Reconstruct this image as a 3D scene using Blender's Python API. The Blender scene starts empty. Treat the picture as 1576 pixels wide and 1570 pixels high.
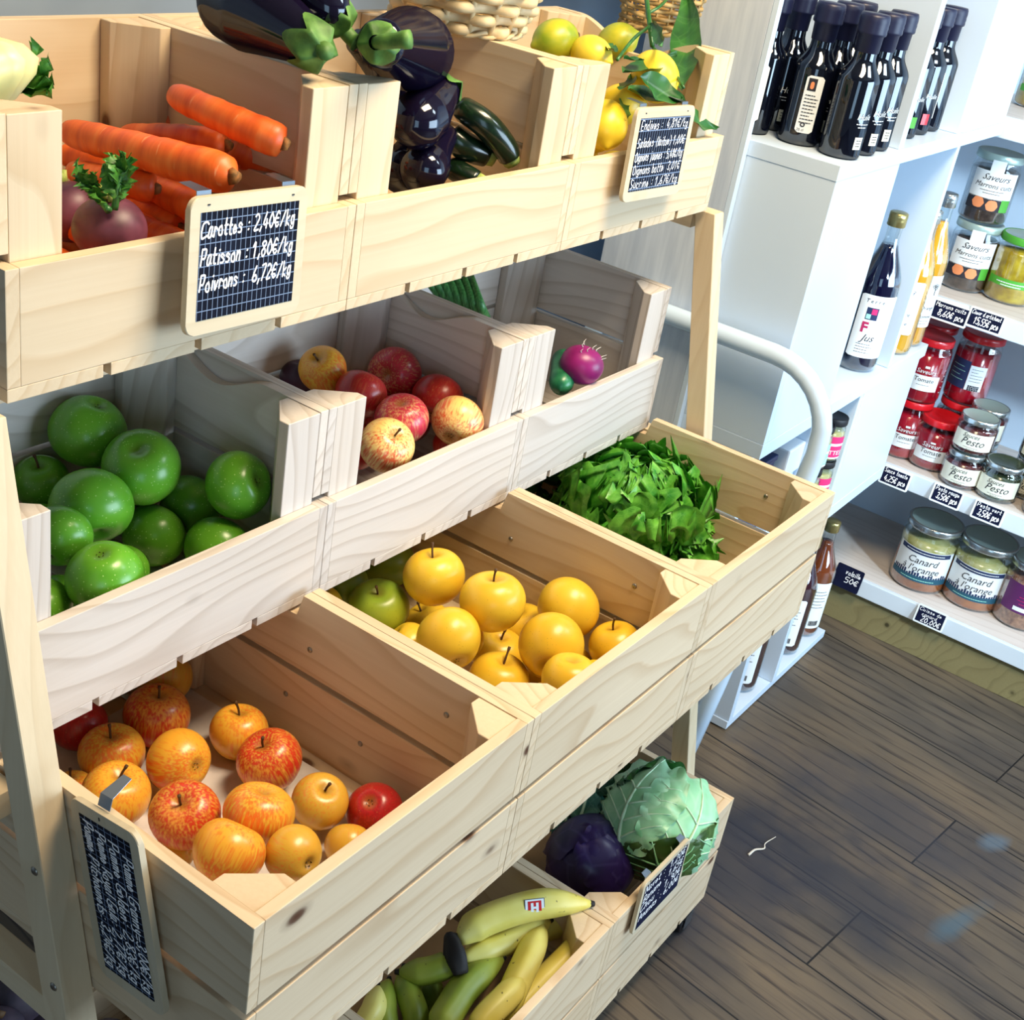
import bpy, bmesh, math, random
from mathutils import Vector, Matrix, Quaternion
random.seed(7)
scene = bpy.context.scene
COL = scene.collection
PI = math.pi
ZO = 0.89                                   # floor is z = 0

# ------------------------------------------------------------------ camera
CF = 2030.09
CC = Vector((-0.61915, -0.51817, 0.82252 + ZO))
CR = Vector((0.574287, -0.802962, 0.159518))
CD = Vector((-0.300824, -0.388205, -0.871092))
CW = Vector((0.761380, 0.452270, -0.464492))
cam_d = bpy.data.cameras.new('camera')
cam = bpy.data.objects.new('camera', cam_d)
COL.objects.link(cam)
cam_d.sensor_width = 36.0
cam_d.sensor_fit = 'HORIZONTAL'
cam_d.lens = CF * 36.0 / 1576.0
cam_d.clip_start = 0.02
cam.matrix_world = Matrix(((CR.x, -CD.x, -CW.x, CC.x), (CR.y, -CD.y, -CW.y, CC.y), (CR.z, -CD.z, -CW.z, CC.z), (0, 0, 0, 1)))
scene.camera = cam


def at(x, y, axis, val):
    """point of the world on plane axis=val seen at photo pixel x, y (z given above the top edge of the third tier)"""
    d = CR * ((x - 788) / CF) + CD * ((y - 785) / CF) + CW
    a = 'xyz'.index(axis)
    v = val + (ZO if axis == 'z' else 0)
    return CC + d * ((v - CC[a]) / d[a])


def zat(p, py):
    """height above p at which the vertical through p meets picture row py"""
    lo, hi = -0.2, 2.2
    for _ in range(50):
        m = (lo + hi) / 2
        q = Vector((p.x, p.y, m)) - CC
        if 785 + CF * q.dot(CD) / q.dot(CW) > py:
            lo = m
        else:
            hi = m
    return lo


def ppm(p):
    return CF / (p - CC).dot(CW)


def camdir(a, b, c):
    """direction given as right, up, towards the viewer"""
    return (CR * a - CD * b - CW * c).normalized()


# ------------------------------------------------------------------ helpers
def link(o, parent=None):
    COL.objects.link(o)
    if parent is not None:
        o.parent = parent
    return o


def tag(o, label, cat, group=None):
    o['label'] = label
    o['category'] = cat
    if group:
        o['group'] = group
    return o


def thing(name, label, cat, loc=(0, 0, 0), rot=None, group=None):
    o = bpy.data.objects.new(name, None)
    o.empty_display_size = 0.02
    link(o)
    o.location = loc
    if rot is not None:
        o.rotation_mode = 'QUATERNION'
        o.rotation_quaternion = rot
    return tag(o, label, cat, group)


def mesh(name, bm, mats, smooth=True):
    me = bpy.data.meshes.new(name)
    bm.normal_update()
    bm.to_mesh(me)
    bm.free()
    for m in (mats if isinstance(mats, (list, tuple)) else [mats]):
        me.materials.append(m)
    if smooth:
        for p in me.polygons:
            p.use_smooth = True
    return me


def obj(name, bm, mats, parent=None, loc=(0, 0, 0), rot=None, smooth=True):
    me = bm if isinstance(bm, bpy.types.Mesh) else mesh(name, bm, mats, smooth)
    o = bpy.data.objects.new(name, me)
    link(o, parent)
    o.location = loc
    if rot is not None:
        o.rotation_mode = 'QUATERNION'
        o.rotation_quaternion = rot
    return o


def struct(name, bm, mats, smooth=False):
    o = obj(name, bm, mats, smooth=smooth)
    o['kind'] = 'structure'
    return o


def copy_tree(o):
    c = o.copy()
    COL.objects.link(c)
    for ch in list(o.children):
        d = ch.copy()
        COL.objects.link(d)
        d.parent = c
        d.matrix_parent_inverse = ch.matrix_parent_inverse.copy()
        for g in list(ch.children):
            e = g.copy()
            COL.objects.link(e)
            e.parent = d
    return c


def box(bm, a, b, bev=0.0, mat=0):
    (x0, y0, z0), (x1, y1, z1) = a, b
    vs = [bm.verts.new(p) for p in ((x0, y0, z0), (x1, y0, z0), (x1, y1, z0), (x0, y1, z0), (x0, y0, z1), (x1, y0, z1), (x1, y1, z1), (x0, y1, z1))]
    fs = [bm.faces.new([vs[i] for i in f]) for f in ((3, 2, 1, 0), (4, 5, 6, 7), (0, 1, 5, 4), (1, 2, 6, 5), (2, 3, 7, 6), (3, 0, 4, 7))]
    for f in fs:
        f.material_index = mat
    if bev:
        es = list({e for f in fs for e in f.edges})
        bmesh.ops.bevel(bm, geom=es, offset=bev, segments=2, affect='EDGES', profile=0.6)
    return bm


def prism(bm, poly, z0, z1, bev=0.0):
    lo = [bm.verts.new((x, y, z0)) for x, y in poly]
    hi = [bm.verts.new((x, y, z1)) for x, y in poly]
    n = len(poly)
    fs = [bm.faces.new(lo[::-1]), bm.faces.new(hi)]
    for i in range(n):
        fs.append(bm.faces.new((lo[i], lo[(i + 1) % n], hi[(i + 1) % n], hi[i])))
    if bev:
        es = list({e for f in fs for e in f.edges})
        bmesh.ops.bevel(bm, geom=es, offset=bev, segments=1, affect='EDGES')
    bmesh.ops.recalc_face_normals(bm, faces=bm.faces[:])
    return bm


def lathe(bm, prof, n=32, mat=0, close=False, deform=None):
    """prof: list of (r, z); r == 0 gives a pole"""
    rings = []
    for r, z in prof:
        if r <= 1e-7:
            rings.append([bm.verts.new((0, 0, z))])
        else:
            ring = []
            for i in range(n):
                a = 2 * PI * i / n
                rr = r if deform is None else r * deform(a, z)
                ring.append(bm.verts.new((rr * math.cos(a), rr * math.sin(a), z)))
            rings.append(ring)
    for A, B in zip(rings, rings[1:]):
        for i in range(n):
            j = (i + 1) % n
            if len(A) == 1 and len(B) == 1:
                continue
            if len(A) == 1:
                f = (A[0], B[j], B[i])
            elif len(B) == 1:
                f = (A[i], A[j], B[0])
            else:
                f = (A[i], A[j], B[j], B[i])
            try:
                bm.faces.new(f).material_index = mat
            except ValueError:
                pass
    return bm


def catmull(P, k=6):
    P = [Vector(p) for p in P]
    if len(P) < 3:
        return [P[0].lerp(P[-1], i / k) for i in range(k + 1)]
    out = []
    Q = [P[0] * 2 - P[1]] + P + [P[-1] * 2 - P[-2]]
    for i in range(1, len(Q) - 2):
        a, b, c, d = Q[i - 1:i + 3]
        for j in range(k):
            t = j / k
            out.append(0.5 * (2 * b + (c - a) * t + (2 * a - 5 * b + 4 * c - d) * t * t + (3 * b - a - 3 * c + d) * t ** 3))
    out.append(P[-1])
    return out


def tube(bm, pts, rad, n=10, mat=0, cap=True, shape=None):
    """tube along pts; rad a number or function of t in 0..1; shape(angle, t) multiplies the radius"""
    P = [Vector(p) for p in pts]
    m = len(P)
    T = [(P[min(i + 1, m - 1)] - P[max(i - 1, 0)]).normalized() for i in range(m)]
    up = Vector((0, 0, 1)) if abs(T[0].z) < 0.9 else Vector((1, 0, 0))
    N = (up - T[0] * up.dot(T[0])).normalized()
    rings = []
    for i in range(m):
        if i:
            N = (N - T[i] * N.dot(T[i])).normalized()
        B = T[i].cross(N)
        t = i / (m - 1)
        r = rad(t) if callable(rad) else rad
        ring = []
        for j in range(n):
            a = 2 * PI * j / n
            rr = r * (shape(a, t) if shape else 1)
            ring.append(bm.verts.new(P[i] + N * (rr * math.cos(a)) + B * (rr * math.sin(a))))
        rings.append(ring)
    for A, B in zip(rings, rings[1:]):
        for j in range(n):
            f = bm.faces.new((A[j], A[(j + 1) % n], B[(j + 1) % n], B[j]))
            f.material_index = mat
    if cap:
        bm.faces.new(rings[0][::-1]).material_index = mat
        bm.faces.new(rings[-1]).material_index = mat
    return bm


def leaf(bm, M, L, W, curl=0.6, cup=0.15, ruf=0.0, nruf=4, nu=9, nv=6, wid=None, ph=0.0, mat=0, fold=0.0, thick=0.0):
    """a leaf blade: along +Y, across X, upper side +Z, placed by matrix M"""
    g = []
    for i in range(nu + 1):
        s = i / nu
        w = W / 2 * (wid(s) if wid else max(0.02, math.sin(PI * (0.04 + 0.94 * s) ** 0.85)))
        if abs(curl) > 1e-3:
            y = L * math.sin(curl * s) / curl
            z = L * (1 - math.cos(curl * s)) / curl
        else:
            y, z = L * s, 0
        row = []
        for j in range(-nv, nv + 1):
            v = j / nv
            zz = cup * W * v * v + fold * W * abs(v)
            rr = ruf * abs(v) ** 1.8 * math.sin(nruf * 2 * PI * s + ph + (2.1 if v > 0 else 0))
            rr2 = 0.7 * ruf * abs(v) ** 2.2 * math.cos(nruf * 2 * PI * s * 1.37 + ph * 2)
            tip = ruf * max(0, (s - 0.6) / 0.4) ** 1.5 * math.sin(v * nruf * 2.6 + ph) * (1 - abs(v) ** 4)
            p = Vector((w * v + rr2, y + rr * 0.4, z + zz + rr + tip))
            row.append(bm.verts.new(M @ p))
        g.append(row)
    for A, B in zip(g, g[1:]):
        for j in range(2 * nv):
            f = bm.faces.new((A[j], A[j + 1], B[j + 1], B[j]))
            f.material_index = mat
    return bm


def frame_matrix(loc, ydir, zdir):
    y = Vector(ydir).normalized()
    z = Vector(zdir)
    z = (z - y * z.dot(y)).normalized()
    x = y.cross(z)
    M = Matrix((x, y, z)).transposed().to_4x4()
    M.translation = loc
    return M


def axis_rot(d, spin=0.0):
    return Vector((0, 0, 1)).rotation_difference(Vector(d).normalized()) @ Quaternion((0, 0, 1), spin)


# ------------------------------------------------------------------ materials
def newmat(name):
    m = bpy.data.materials.new(name)
    m.use_nodes = True
    nt = m.node_tree
    nt.nodes.clear()
    out = nt.nodes.new('ShaderNodeOutputMaterial')
    bs = nt.nodes.new('ShaderNodeBsdfPrincipled')
    nt.links.new(bs.outputs[0], out.inputs[0])
    return m, nt, bs, out


class N:
    def __init__(s, nt):
        s.nt = nt

    def __call__(s, typ, ins=None, **kw):
        n = s.nt.nodes.new(typ)
        for k, v in kw.items():
            setattr(n, k, v)
        for k, v in (ins or {}).items():
            if isinstance(v, bpy.types.NodeSocket):
                s.nt.links.new(v, n.inputs[k])
            else:
                n.inputs[k].default_value = v
        return n

    def ramp(s, fac, stops, interp='LINEAR'):
        n = s.nt.nodes.new('ShaderNodeValToRGB')
        n.color_ramp.interpolation = interp
        el = n.color_ramp.elements
        while len(el) < len(stops):
            el.new(0.5)
        for e, (p, c) in zip(el, stops):
            e.position = p
            e.color = c if len(c) == 4 else (*c, 1)
        s.nt.links.new(fac, n.inputs[0])
        return n.outputs[0]

    def mix(s, fac, a, b, mode='MIX'):
        n = s.nt.nodes.new('ShaderNodeMix')
        n.data_type = 'RGBA'
        n.blend_type = mode
        for i, v in ((0, fac), (6, a), (7, b)):
            if isinstance(v, bpy.types.NodeSocket):
                s.nt.links.new(v, n.inputs[i])
            else:
                n.inputs[i].default_value = v if i == 0 else ((*v, 1) if len(v) == 3 else v)
        return n.outputs[2]

    def math(s, op, a, b=0.0):
        n = s.nt.nodes.new('ShaderNodeMath')
        n.operation = op
        for i, v in ((0, a), (1, b)):
            if isinstance(v, bpy.types.NodeSocket):
                s.nt.links.new(v, n.inputs[i])
            else:
                n.inputs[i].default_value = v
        return n.outputs[0]

    def coords(s, scale=(1, 1, 1), rand=30.0):
        tc = s('ShaderNodeTexCoord')
        oi = s('ShaderNodeObjectInfo')
        r = s.math('MULTIPLY', oi.outputs['Random'], rand)
        cmb = s('ShaderNodeCombineXYZ', {0: r, 1: r, 2: r})
        mp = s('ShaderNodeMapping', {'Vector': tc.outputs['Object'], 'Scale': scale})
        add = s('ShaderNodeVectorMath', {0: mp.outputs[0], 1: cmb.outputs[0]}, operation='ADD')
        return add.outputs[0], tc.outputs['Object'], oi.outputs['Random']


def srgb(r, g, b):
    f = lambda c: (c / 255 / 12.92) if c / 255 <= 0.04045 else ((c / 255 + 0.055) / 1.055) ** 2.4
    return (f(r), f(g), f(b))


def plain(name, col, rough=0.5, metal=0.0, spec=0.5, coat=0.0, emit=None):
    m, nt, bs, out = newmat(name)
    bs.inputs['Base Color'].default_value = (*col, 1)
    bs.inputs['Roughness'].default_value = rough
    bs.inputs['Metallic'].default_value = metal
    bs.inputs['Specular IOR Level'].default_value = spec
    bs.inputs['Coat Weight'].default_value = coat
    return m


def noisy(name, a, b, scale=30, rough=0.5, bump=0.0, coat=0.0, detail=3, spec=0.5, stretch=(1, 1, 1)):
    m, nt, bs, out = newmat(name)
    n = N(nt)
    v, o, r = n.coords(stretch)
    t = n('ShaderNodeTexNoise', {'Vector': v, 'Scale': scale, 'Detail': detail})
    nt.links.new(n.ramp(t.outputs[0], [(0.3, a), (0.7, b)]), bs.inputs['Base Color'])
    bs.inputs['Roughness'].default_value = rough
    bs.inputs['Coat Weight'].default_value = coat
    bs.inputs['Specular IOR Level'].default_value = spec
    if bump:
        bp = n('ShaderNodeBump', {'Height': t.outputs[0], 'Strength': bump, 'Distance': 0.002})
        nt.links.new(bp.outputs[0], bs.inputs['Normal'])
    return m


def wood(name, light, dark, knot, ring=0.5, rough=0.55, rings=1.0):
    """softwood board: grain runs along local X"""
    m, nt, bs, out = newmat(name)
    n = N(nt)
    v, o, r = n.coords((1.6, 26, 26))
    warp = n('ShaderNodeTexNoise', {'Vector': n.coords((2.0, 7, 7))[0], 'Scale': 1.0, 'Detail': 1})
    # growth-ring lines
    add = n('ShaderNodeVectorMath', {0: v}, operation='ADD')
    sc = n('ShaderNodeVectorMath', {0: warp.outputs[1]}, operation='SCALE')
    sc.inputs[3].default_value = 4.0
    nt.links.new(sc.outputs[0], add.inputs[1])
    wv = n('ShaderNodeTexWave', {'Vector': add.outputs[0], 'Scale': 0.62 * rings, 'Distortion': 1.2, 'Detail': 2, 'Detail Scale': 1.0}, wave_type='BANDS', bands_direction='DIAGONAL', wave_profile='SAW')
    fine = n('ShaderNodeTexNoise', {'Vector': n.coords((5, 220, 220))[0], 'Scale': 1.0, 'Detail': 2})
    big = n('ShaderNodeTexNoise', {'Vector': n.coords((3, 9, 9))[0], 'Scale': 1.0, 'Detail': 2})
    line = n.ramp(wv.outputs[0], [(0.0, (0, 0, 0)), (0.62, (0.12,) * 3), (0.93, (1, 1, 1)), (1.0, (0.2,) * 3)])
    c1 = n.mix(n.math('MULTIPLY', line, ring), light, dark)
    c2 = n.mix(n.math('MULTIPLY', fine.outputs[0], 0.22), c1, dark)
    tone = n.ramp(big.outputs[0], [(0.3, (0.92, 0.91, 0.90)), (0.75, (1.05, 1.05, 1.06))])
    c3 = n.mix(1.0, c2, tone, 'MULTIPLY')
    rt = n.ramp(r, [(0, (0.93, 0.92, 0.90)), (0.5, (1, 0.995, 0.98)), (1, (1.03, 1.0, 0.95))])
    c4 = n.mix(1.0, c3, rt, 'MULTIPLY')
    # knots
    kv = n.coords((5.2, 9.5, 9.5), 91)[0]
    vo = n('ShaderNodeTexVoronoi', {'Vector': kv, 'Scale': 1.0, 'Randomness': 1.0})
    kn = n.ramp(vo.outputs['Distance'], [(0.0, (1, 1, 1)), (0.045, (0.9,) * 3), (0.075, (0.25,) * 3), (0.12, (0, 0, 0))])
    c5 = n.mix(kn, c4, knot)
    nt.links.new(c5, bs.inputs['Base Color'])
    bs.inputs['Roughness'].default_value = rough
    bs.inputs['Specular IOR Level'].default_value = 0.25
    bp = n('ShaderNodeBump', {'Height': n.math('ADD', line, fine.outputs[0]), 'Strength': 0.12, 'Distance': 0.001})
    nt.links.new(bp.outputs[0], bs.inputs['Normal'])
    return m


WOOD = {
    'warm': wood('wood_warm', srgb(222, 203, 172), srgb(186, 152, 108), srgb(96, 54, 28), 0.36),
    'pale': wood('wood_pale', srgb(214, 208, 202), srgb(166, 152, 138), srgb(70, 50, 36), 0.45, rings=1.25),
    'mid': wood('wood_mid', srgb(220, 201, 172), srgb(178, 142, 100), srgb(80, 44, 24), 0.40, rings=1.1),
    'post': wood('wood_post', srgb(226, 208, 176), srgb(196, 166, 124), srgb(150, 100, 56), 0.25),
}


def fruit(name, kind):
    m, nt, bs, out = newmat(name)
    n = N(nt)
    tc = n('ShaderNodeTexCoord')
    oi = n('ShaderNodeObjectInfo')
    rnd = n.math('MULTIPLY', oi.outputs['Random'], 40.0)
    cmb = n('ShaderNodeCombineXYZ', {0: rnd, 1: rnd, 2: rnd})
    o = tc.outputs['Object']
    gen = lambda sc, k=1.0: n('ShaderNodeVectorMath', {0: n('ShaderNodeMapping', {'Vector': o, 'Scale': sc}).outputs[0], 1: cmb.outputs[0]}, operation='ADD').outputs[0]
    nz = n('ShaderNodeVectorMath', {0: o}, operation='NORMALIZE').outputs[0]
    streak_v = n('ShaderNodeVectorMath', {0: n('ShaderNodeMapping', {'Vector': nz, 'Scale': (9, 9, 0.55)}).outputs[0], 1: cmb.outputs[0]}, operation='ADD').outputs[0]
    streak = n('ShaderNodeTexNoise', {'Vector': streak_v, 'Scale': 1.5, 'Detail': 2.2}).outputs[0]
    patch = n('ShaderNodeTexNoise', {'Vector': gen((16, 16, 16)), 'Scale': 1.0, 'Detail': 2}).outputs[0]
    blot = n('ShaderNodeTexNoise', {'Vector': gen((60, 60, 60)), 'Scale': 1.0, 'Detail': 3}).outputs[0]
    dots = n('ShaderNodeTexVoronoi', {'Vector': gen((230, 230, 230)), 'Scale': 1.0}).outputs['Distance']
    z = n('ShaderNodeSeparateXYZ', {0: nz}).outputs[2]
    cav = n.ramp(n.math('ABSOLUTE', z), [(0.93, (0, 0, 0)), (0.995, (1, 1, 1))])
    if kind == 'granny':
        c = n.ramp(patch, [(0.3, srgb(66, 138, 26)), (0.7, srgb(104, 176, 44))])
        c = n.mix(n.math('MULTIPLY', blot, 0.25), c, srgb(150, 200, 70))
        d, dc, da = 0.19, srgb(186, 222, 130), 0.75
        cv, rough = srgb(90, 120, 30), 0.28
    elif kind == 'olive':
        c = n.ramp(patch, [(0.3, srgb(104, 140, 36)), (0.7, srgb(160, 176, 50))])
        d, dc, da = 0.15, srgb(90, 90, 30), 0.5
        cv, rough = srgb(110, 100, 40), 0.35
    elif kind == 'golden':
        c = n.ramp(patch, [(0.25, srgb(222, 172, 34)), (0.75, srgb(240, 204, 62))])
        c = n.mix(n.math('MULTIPLY', blot, 0.3), c, srgb(206, 180, 50))
        d, dc, da = 0.13, srgb(120, 84, 24), 0.6
        cv, rough = srgb(170, 130, 40), 0.33
    else:
        lo, base1, base2, red1, red2 = {
            'gala_orange': (0.40, srgb(238, 170, 52), srgb(226, 190, 70), srgb(214, 74, 30), srgb(236, 128, 44)),
            'gala_red': (0.30, srgb(230, 150, 60), srgb(220, 170, 70), srgb(178, 30, 26), srgb(214, 66, 38)),
            'gala_yellow': (0.55, srgb(226, 172, 60), srgb(206, 170, 62), srgb(206, 84, 34), srgb(228, 136, 52)),
            'pink': (0.22, srgb(230, 170, 110), srgb(220, 140, 110), srgb(168, 22, 44), srgb(206, 54, 74)),
            'crimson': (0.15, srgb(200, 80, 50), srgb(190, 70, 50), srgb(150, 16, 26), srgb(190, 36, 36)),
            'striped': (0.46, srgb(246, 202, 110), srgb(240, 210, 140), srgb(196, 50, 36), srgb(226, 100, 54)),
        }[kind]
        base = n.ramp(patch, [(0.3, base1), (0.7, base2)])
        red = n.ramp(streak, [(0.3, red1), (0.72, red2)])
        blush = n.math('ADD', n.math('MULTIPLY', streak, 1.35), n.math('SUBTRACT', n.math('MULTIPLY', patch, 0.95), 0.65))
        msk = n.ramp(blush, [(lo, (0, 0, 0)), (min(0.98, lo + 0.36), (1, 1, 1))])
        c = n.mix(msk, base, red)
        d, dc, da = 0.12, srgb(236, 190, 110), 0.45
        cv, rough = srgb(150, 110, 40), 0.3
    c = n.mix(n.math('MULTIPLY', n.ramp(dots, [(d * 0.6, (1, 1, 1)), (d, (0, 0, 0))]), da), c, dc)
    c = n.mix(n.math('MULTIPLY', cav, 0.6), c, cv)
    nt.links.new(c, bs.inputs['Base Color'])
    bs.inputs['Roughness'].default_value = rough
    bs.inputs['Coat Weight'].default_value = 0.08
    bs.inputs['Coat Roughness'].default_value = 0.25
    bs.inputs['Subsurface Weight'].default_value = 0.06
    bs.inputs['Subsurface Radius'].default_value = (0.01, 0.006, 0.002)
    return m


FR = {k: fruit('apple_skin_' + k, k) for k in ('granny', 'olive', 'golden', 'gala_orange', 'gala_red', 'gala_yellow', 'pink', 'crimson', 'striped')}
M = {}
M['stem'] = noisy('stem_brown', srgb(60, 36, 18), srgb(96, 66, 30), 60, 0.7)
M['calyx'] = noisy('calyx_dry', srgb(40, 28, 14), srgb(84, 66, 34), 200, 0.9)
M['plum'] = noisy('plum_skin', srgb(46, 20, 48), srgb(74, 30, 56), 40, 0.4)
M['white'] = noisy('white_laminate', srgb(208, 226, 244), srgb(214, 231, 247), 3, 0.35, spec=0.4)
M['white_metal'] = plain('white_metal', srgb(206, 226, 244), 0.22, coat=0.3)
M['whitewash'] = noisy('whitewashed_wood', srgb(186, 198, 214), srgb(212, 222, 234), 2, 0.6, stretch=(30, 30, 3))
M['wall'] = noisy('wall_paint', srgb(188, 212, 234), srgb(200, 222, 242), 4, 0.7)
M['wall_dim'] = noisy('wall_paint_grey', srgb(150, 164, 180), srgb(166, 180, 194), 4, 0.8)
M['ceiling'] = noisy('ceiling_boards', srgb(120, 116, 110), srgb(134, 130, 122), 3, 0.8)
M['shelf_white'] = noisy('shelf_enamel', srgb(214, 226, 236), srgb(222, 233, 242), 5, 0.3)
M['shelf_wood'] = wood('shelf_wood', srgb(216, 210, 206), srgb(180, 166, 158), srgb(150, 130, 120), 0.35)
M['plinth'] = wood('plinth_wood', srgb(146, 138, 100), srgb(104, 94, 64), srgb(60, 54, 36), 0.35)
M['slate_frame'] = wood('slate_frame_wood', srgb(206, 195, 170), srgb(180, 162, 128), srgb(170, 140, 100), 0.2)
M['chalk'] = plain('chalk_ink', (0.95, 0.95, 0.97), 0.8)
M['chalk'].node_tree.nodes['Principled BSDF'].inputs['Specular IOR Level'].default_value = 0.1
M['steel'] = plain('clip_steel', srgb(130, 138, 146), 0.3, 0.9)
M['screw'] = plain('screw_zinc', srgb(150, 146, 138), 0.35, 0.9)
M['black'] = plain('black_rubber', srgb(16, 16, 20), 0.5)
M['navy'] = plain('navy_plastic', srgb(20, 28, 70), 0.3)
M['capsule'] = plain('capsule_navy', srgb(22, 26, 58), 0.42)
M['paper'] = plain('label_paper', srgb(232, 238, 240), 0.6)
M['ink'] = plain('label_ink', srgb(34, 34, 44), 0.7)
M['ink_blue'] = plain('label_navy_ink', srgb(26, 44, 84), 0.6)
M['ink_teal'] = plain('label_teal_ink', srgb(30, 82, 104), 0.6)
M['magenta'] = plain('label_magenta', srgb(176, 26, 84), 0.6)
M['pinklab'] = plain('label_pink', srgb(214, 40, 110), 0.55)
M['yellowlab'] = plain('label_yellow', srgb(236, 220, 60), 0.55)
M['purplelab'] = plain('label_purple', srgb(92, 34, 96), 0.5)
M['greenlab'] = plain('label_green', srgb(74, 160, 50), 0.5)
M['peach'] = plain('label_peach', srgb(226, 140, 90), 0.6)
M['cream'] = plain('label_cream', srgb(232, 232, 214), 0.6)
M['redlid'] = plain('lid_red', srgb(206, 22, 34), 0.3, coat=0.4)
M['lidtop'] = plain('lid_grey_top', srgb(168, 190, 184), 0.28, 0.35)
M['tin'] = plain('lid_tin', srgb(190, 196, 196), 0.22, 0.9)
M['goldlid'] = plain('lid_gold', srgb(176, 160, 104), 0.28, 0.85)
M['redjam'] = noisy('tomato_sauce', srgb(150, 10, 30), srgb(186, 22, 44), 30, 0.15, coat=0.6)
M['pesto'] = noisy('pesto_red', srgb(66, 22, 28), srgb(104, 36, 36), 120, 0.25, coat=0.5)
M['pestog'] = noisy('pesto_green', srgb(36, 44, 30), srgb(60, 72, 46), 120, 0.25, coat=0.5)
M['orange_fat'] = noisy('duck_orange', srgb(150, 76, 34), srgb(186, 106, 50), 30, 0.2, coat=0.5)
M['fat'] = noisy('duck_fat', srgb(206, 196, 140), srgb(176, 168, 96), 50, 0.2, coat=0.5)
M['beans'] = noisy('bean_brown', srgb(110, 60, 44), srgb(190, 136, 104), 90, 0.3, coat=0.4)
M['chestnut'] = noisy('chestnut_dark', srgb(40, 30, 30), srgb(88, 70, 62), 60, 0.25, coat=0.5)
M['pickle'] = noisy('pickle_yellow', srgb(150, 118, 18), srgb(206, 178, 50), 40, 0.2, coat=0.6)
M['purplejuice'] = plain('dark_grape_juice', srgb(12, 10, 44), 0.08, coat=0.6)
M['orangejuice'] = noisy('orange_juice', srgb(222, 150, 26), srgb(236, 172, 40), 8, 0.15, coat=0.5)
M['amberjuice'] = noisy('amber_juice', srgb(96, 38, 16), srgb(140, 66, 26), 6, 0.1, coat=0.6)
M['plumjuice'] = plain('plum_juice', srgb(60, 18, 30), 0.1, coat=0.6)
M['mint'] = plain('label_mint', srgb(160, 226, 206), 0.6)
M['liner'] = noisy('crate_liner_paper', srgb(196, 190, 188), srgb(222, 216, 212), 30, 0.8, 0.3)
M['twig'] = plain('dry_stalk', srgb(206, 200, 188), 0.8)


def glass_mat(name, tint, gl=0.10):
    m, nt, bs, out = newmat(name)
    nt.nodes.remove(bs)
    n = N(nt)
    lw = n('ShaderNodeLayerWeight', {'Blend': 0.35})
    fac = n.math('MINIMUM', n.math('ADD', n.math('MULTIPLY', lw.outputs[1], 0.65), gl * 0.4), 0.85)
    tr = n('ShaderNodeBsdfTransparent', {'Color': (*tint, 1)})
    gs = n('ShaderNodeBsdfGlossy', {'Color': (0.95, 0.98, 1, 1), 'Roughness': 0.03})
    mx = n('ShaderNodeMixShader', {0: fac, 1: tr.outputs[0], 2: gs.outputs[0]})
    nt.links.new(mx.outputs[0], out.inputs[0])
    return m


M['glass'] = glass_mat('clear_glass', (0.93, 0.97, 0.97))
M['tape'] = glass_mat('clear_tape', (0.95, 0.93, 0.9), 0.05)


def gloss_mat(name, col, fac, rough):
    m, nt, bs, out = newmat(name)
    nt.nodes.remove(bs)
    n = N(nt)
    lw = n('ShaderNodeLayerWeight', {'Blend': 0.25})
    f = n.math('ADD', fac, n.math('MULTIPLY', lw.outputs[1], fac * 1.5))
    df = n('ShaderNodeBsdfDiffuse', {'Color': (*col, 1)})
    gs = n('ShaderNodeBsdfGlossy', {'Color': (0.9, 0.95, 1, 1), 'Roughness': rough})
    mx = n('ShaderNodeMixShader', {0: f, 1: df.outputs[0], 2: gs.outputs[0]})
    nt.links.new(mx.outputs[0], out.inputs[0])
    return m


M['eggplant'] = gloss_mat('aubergine_skin', srgb(16, 11, 30), 0.055, 0.10)
M['oliveglass'] = gloss_mat('dark_oil_glass', srgb(8, 11, 24), 0.09, 0.04)


def leafmat(name, a, b, vein, scale=40, rough=0.4, back=None, trans=0.15, vk=0.2):
    m, nt, bs, out = newmat(name)
    n = N(nt)
    v, o, r = n.coords()
    t = n('ShaderNodeTexNoise', {'Vector': v, 'Scale': scale, 'Detail': 3})
    c = n.ramp(t.outputs[0], [(0.32, a), (0.68, b)])
    vo = n('ShaderNodeTexVoronoi', {'Vector': v, 'Scale': scale * 1.1}, feature='DISTANCE_TO_EDGE')
    c = n.mix(n.math('MULTIPLY', n.ramp(vo.outputs['Distance'], [(0.0, (1, 1, 1)), (0.05, (0, 0, 0))]), vk), c, vein)
    nt.links.new(c, bs.inputs['Base Color'])
    bs.inputs['Roughness'].default_value = rough
    bs.inputs['Subsurface Weight'].default_value = trans
    bs.inputs['Subsurface Radius'].default_value = (0.004, 0.006, 0.002)
    bp = n('ShaderNodeBump', {'Height': t.outputs[0], 'Strength': 0.3, 'Distance': 0.002})
    nt.links.new(bp.outputs[0], bs.inputs['Normal'])
    return m


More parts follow.
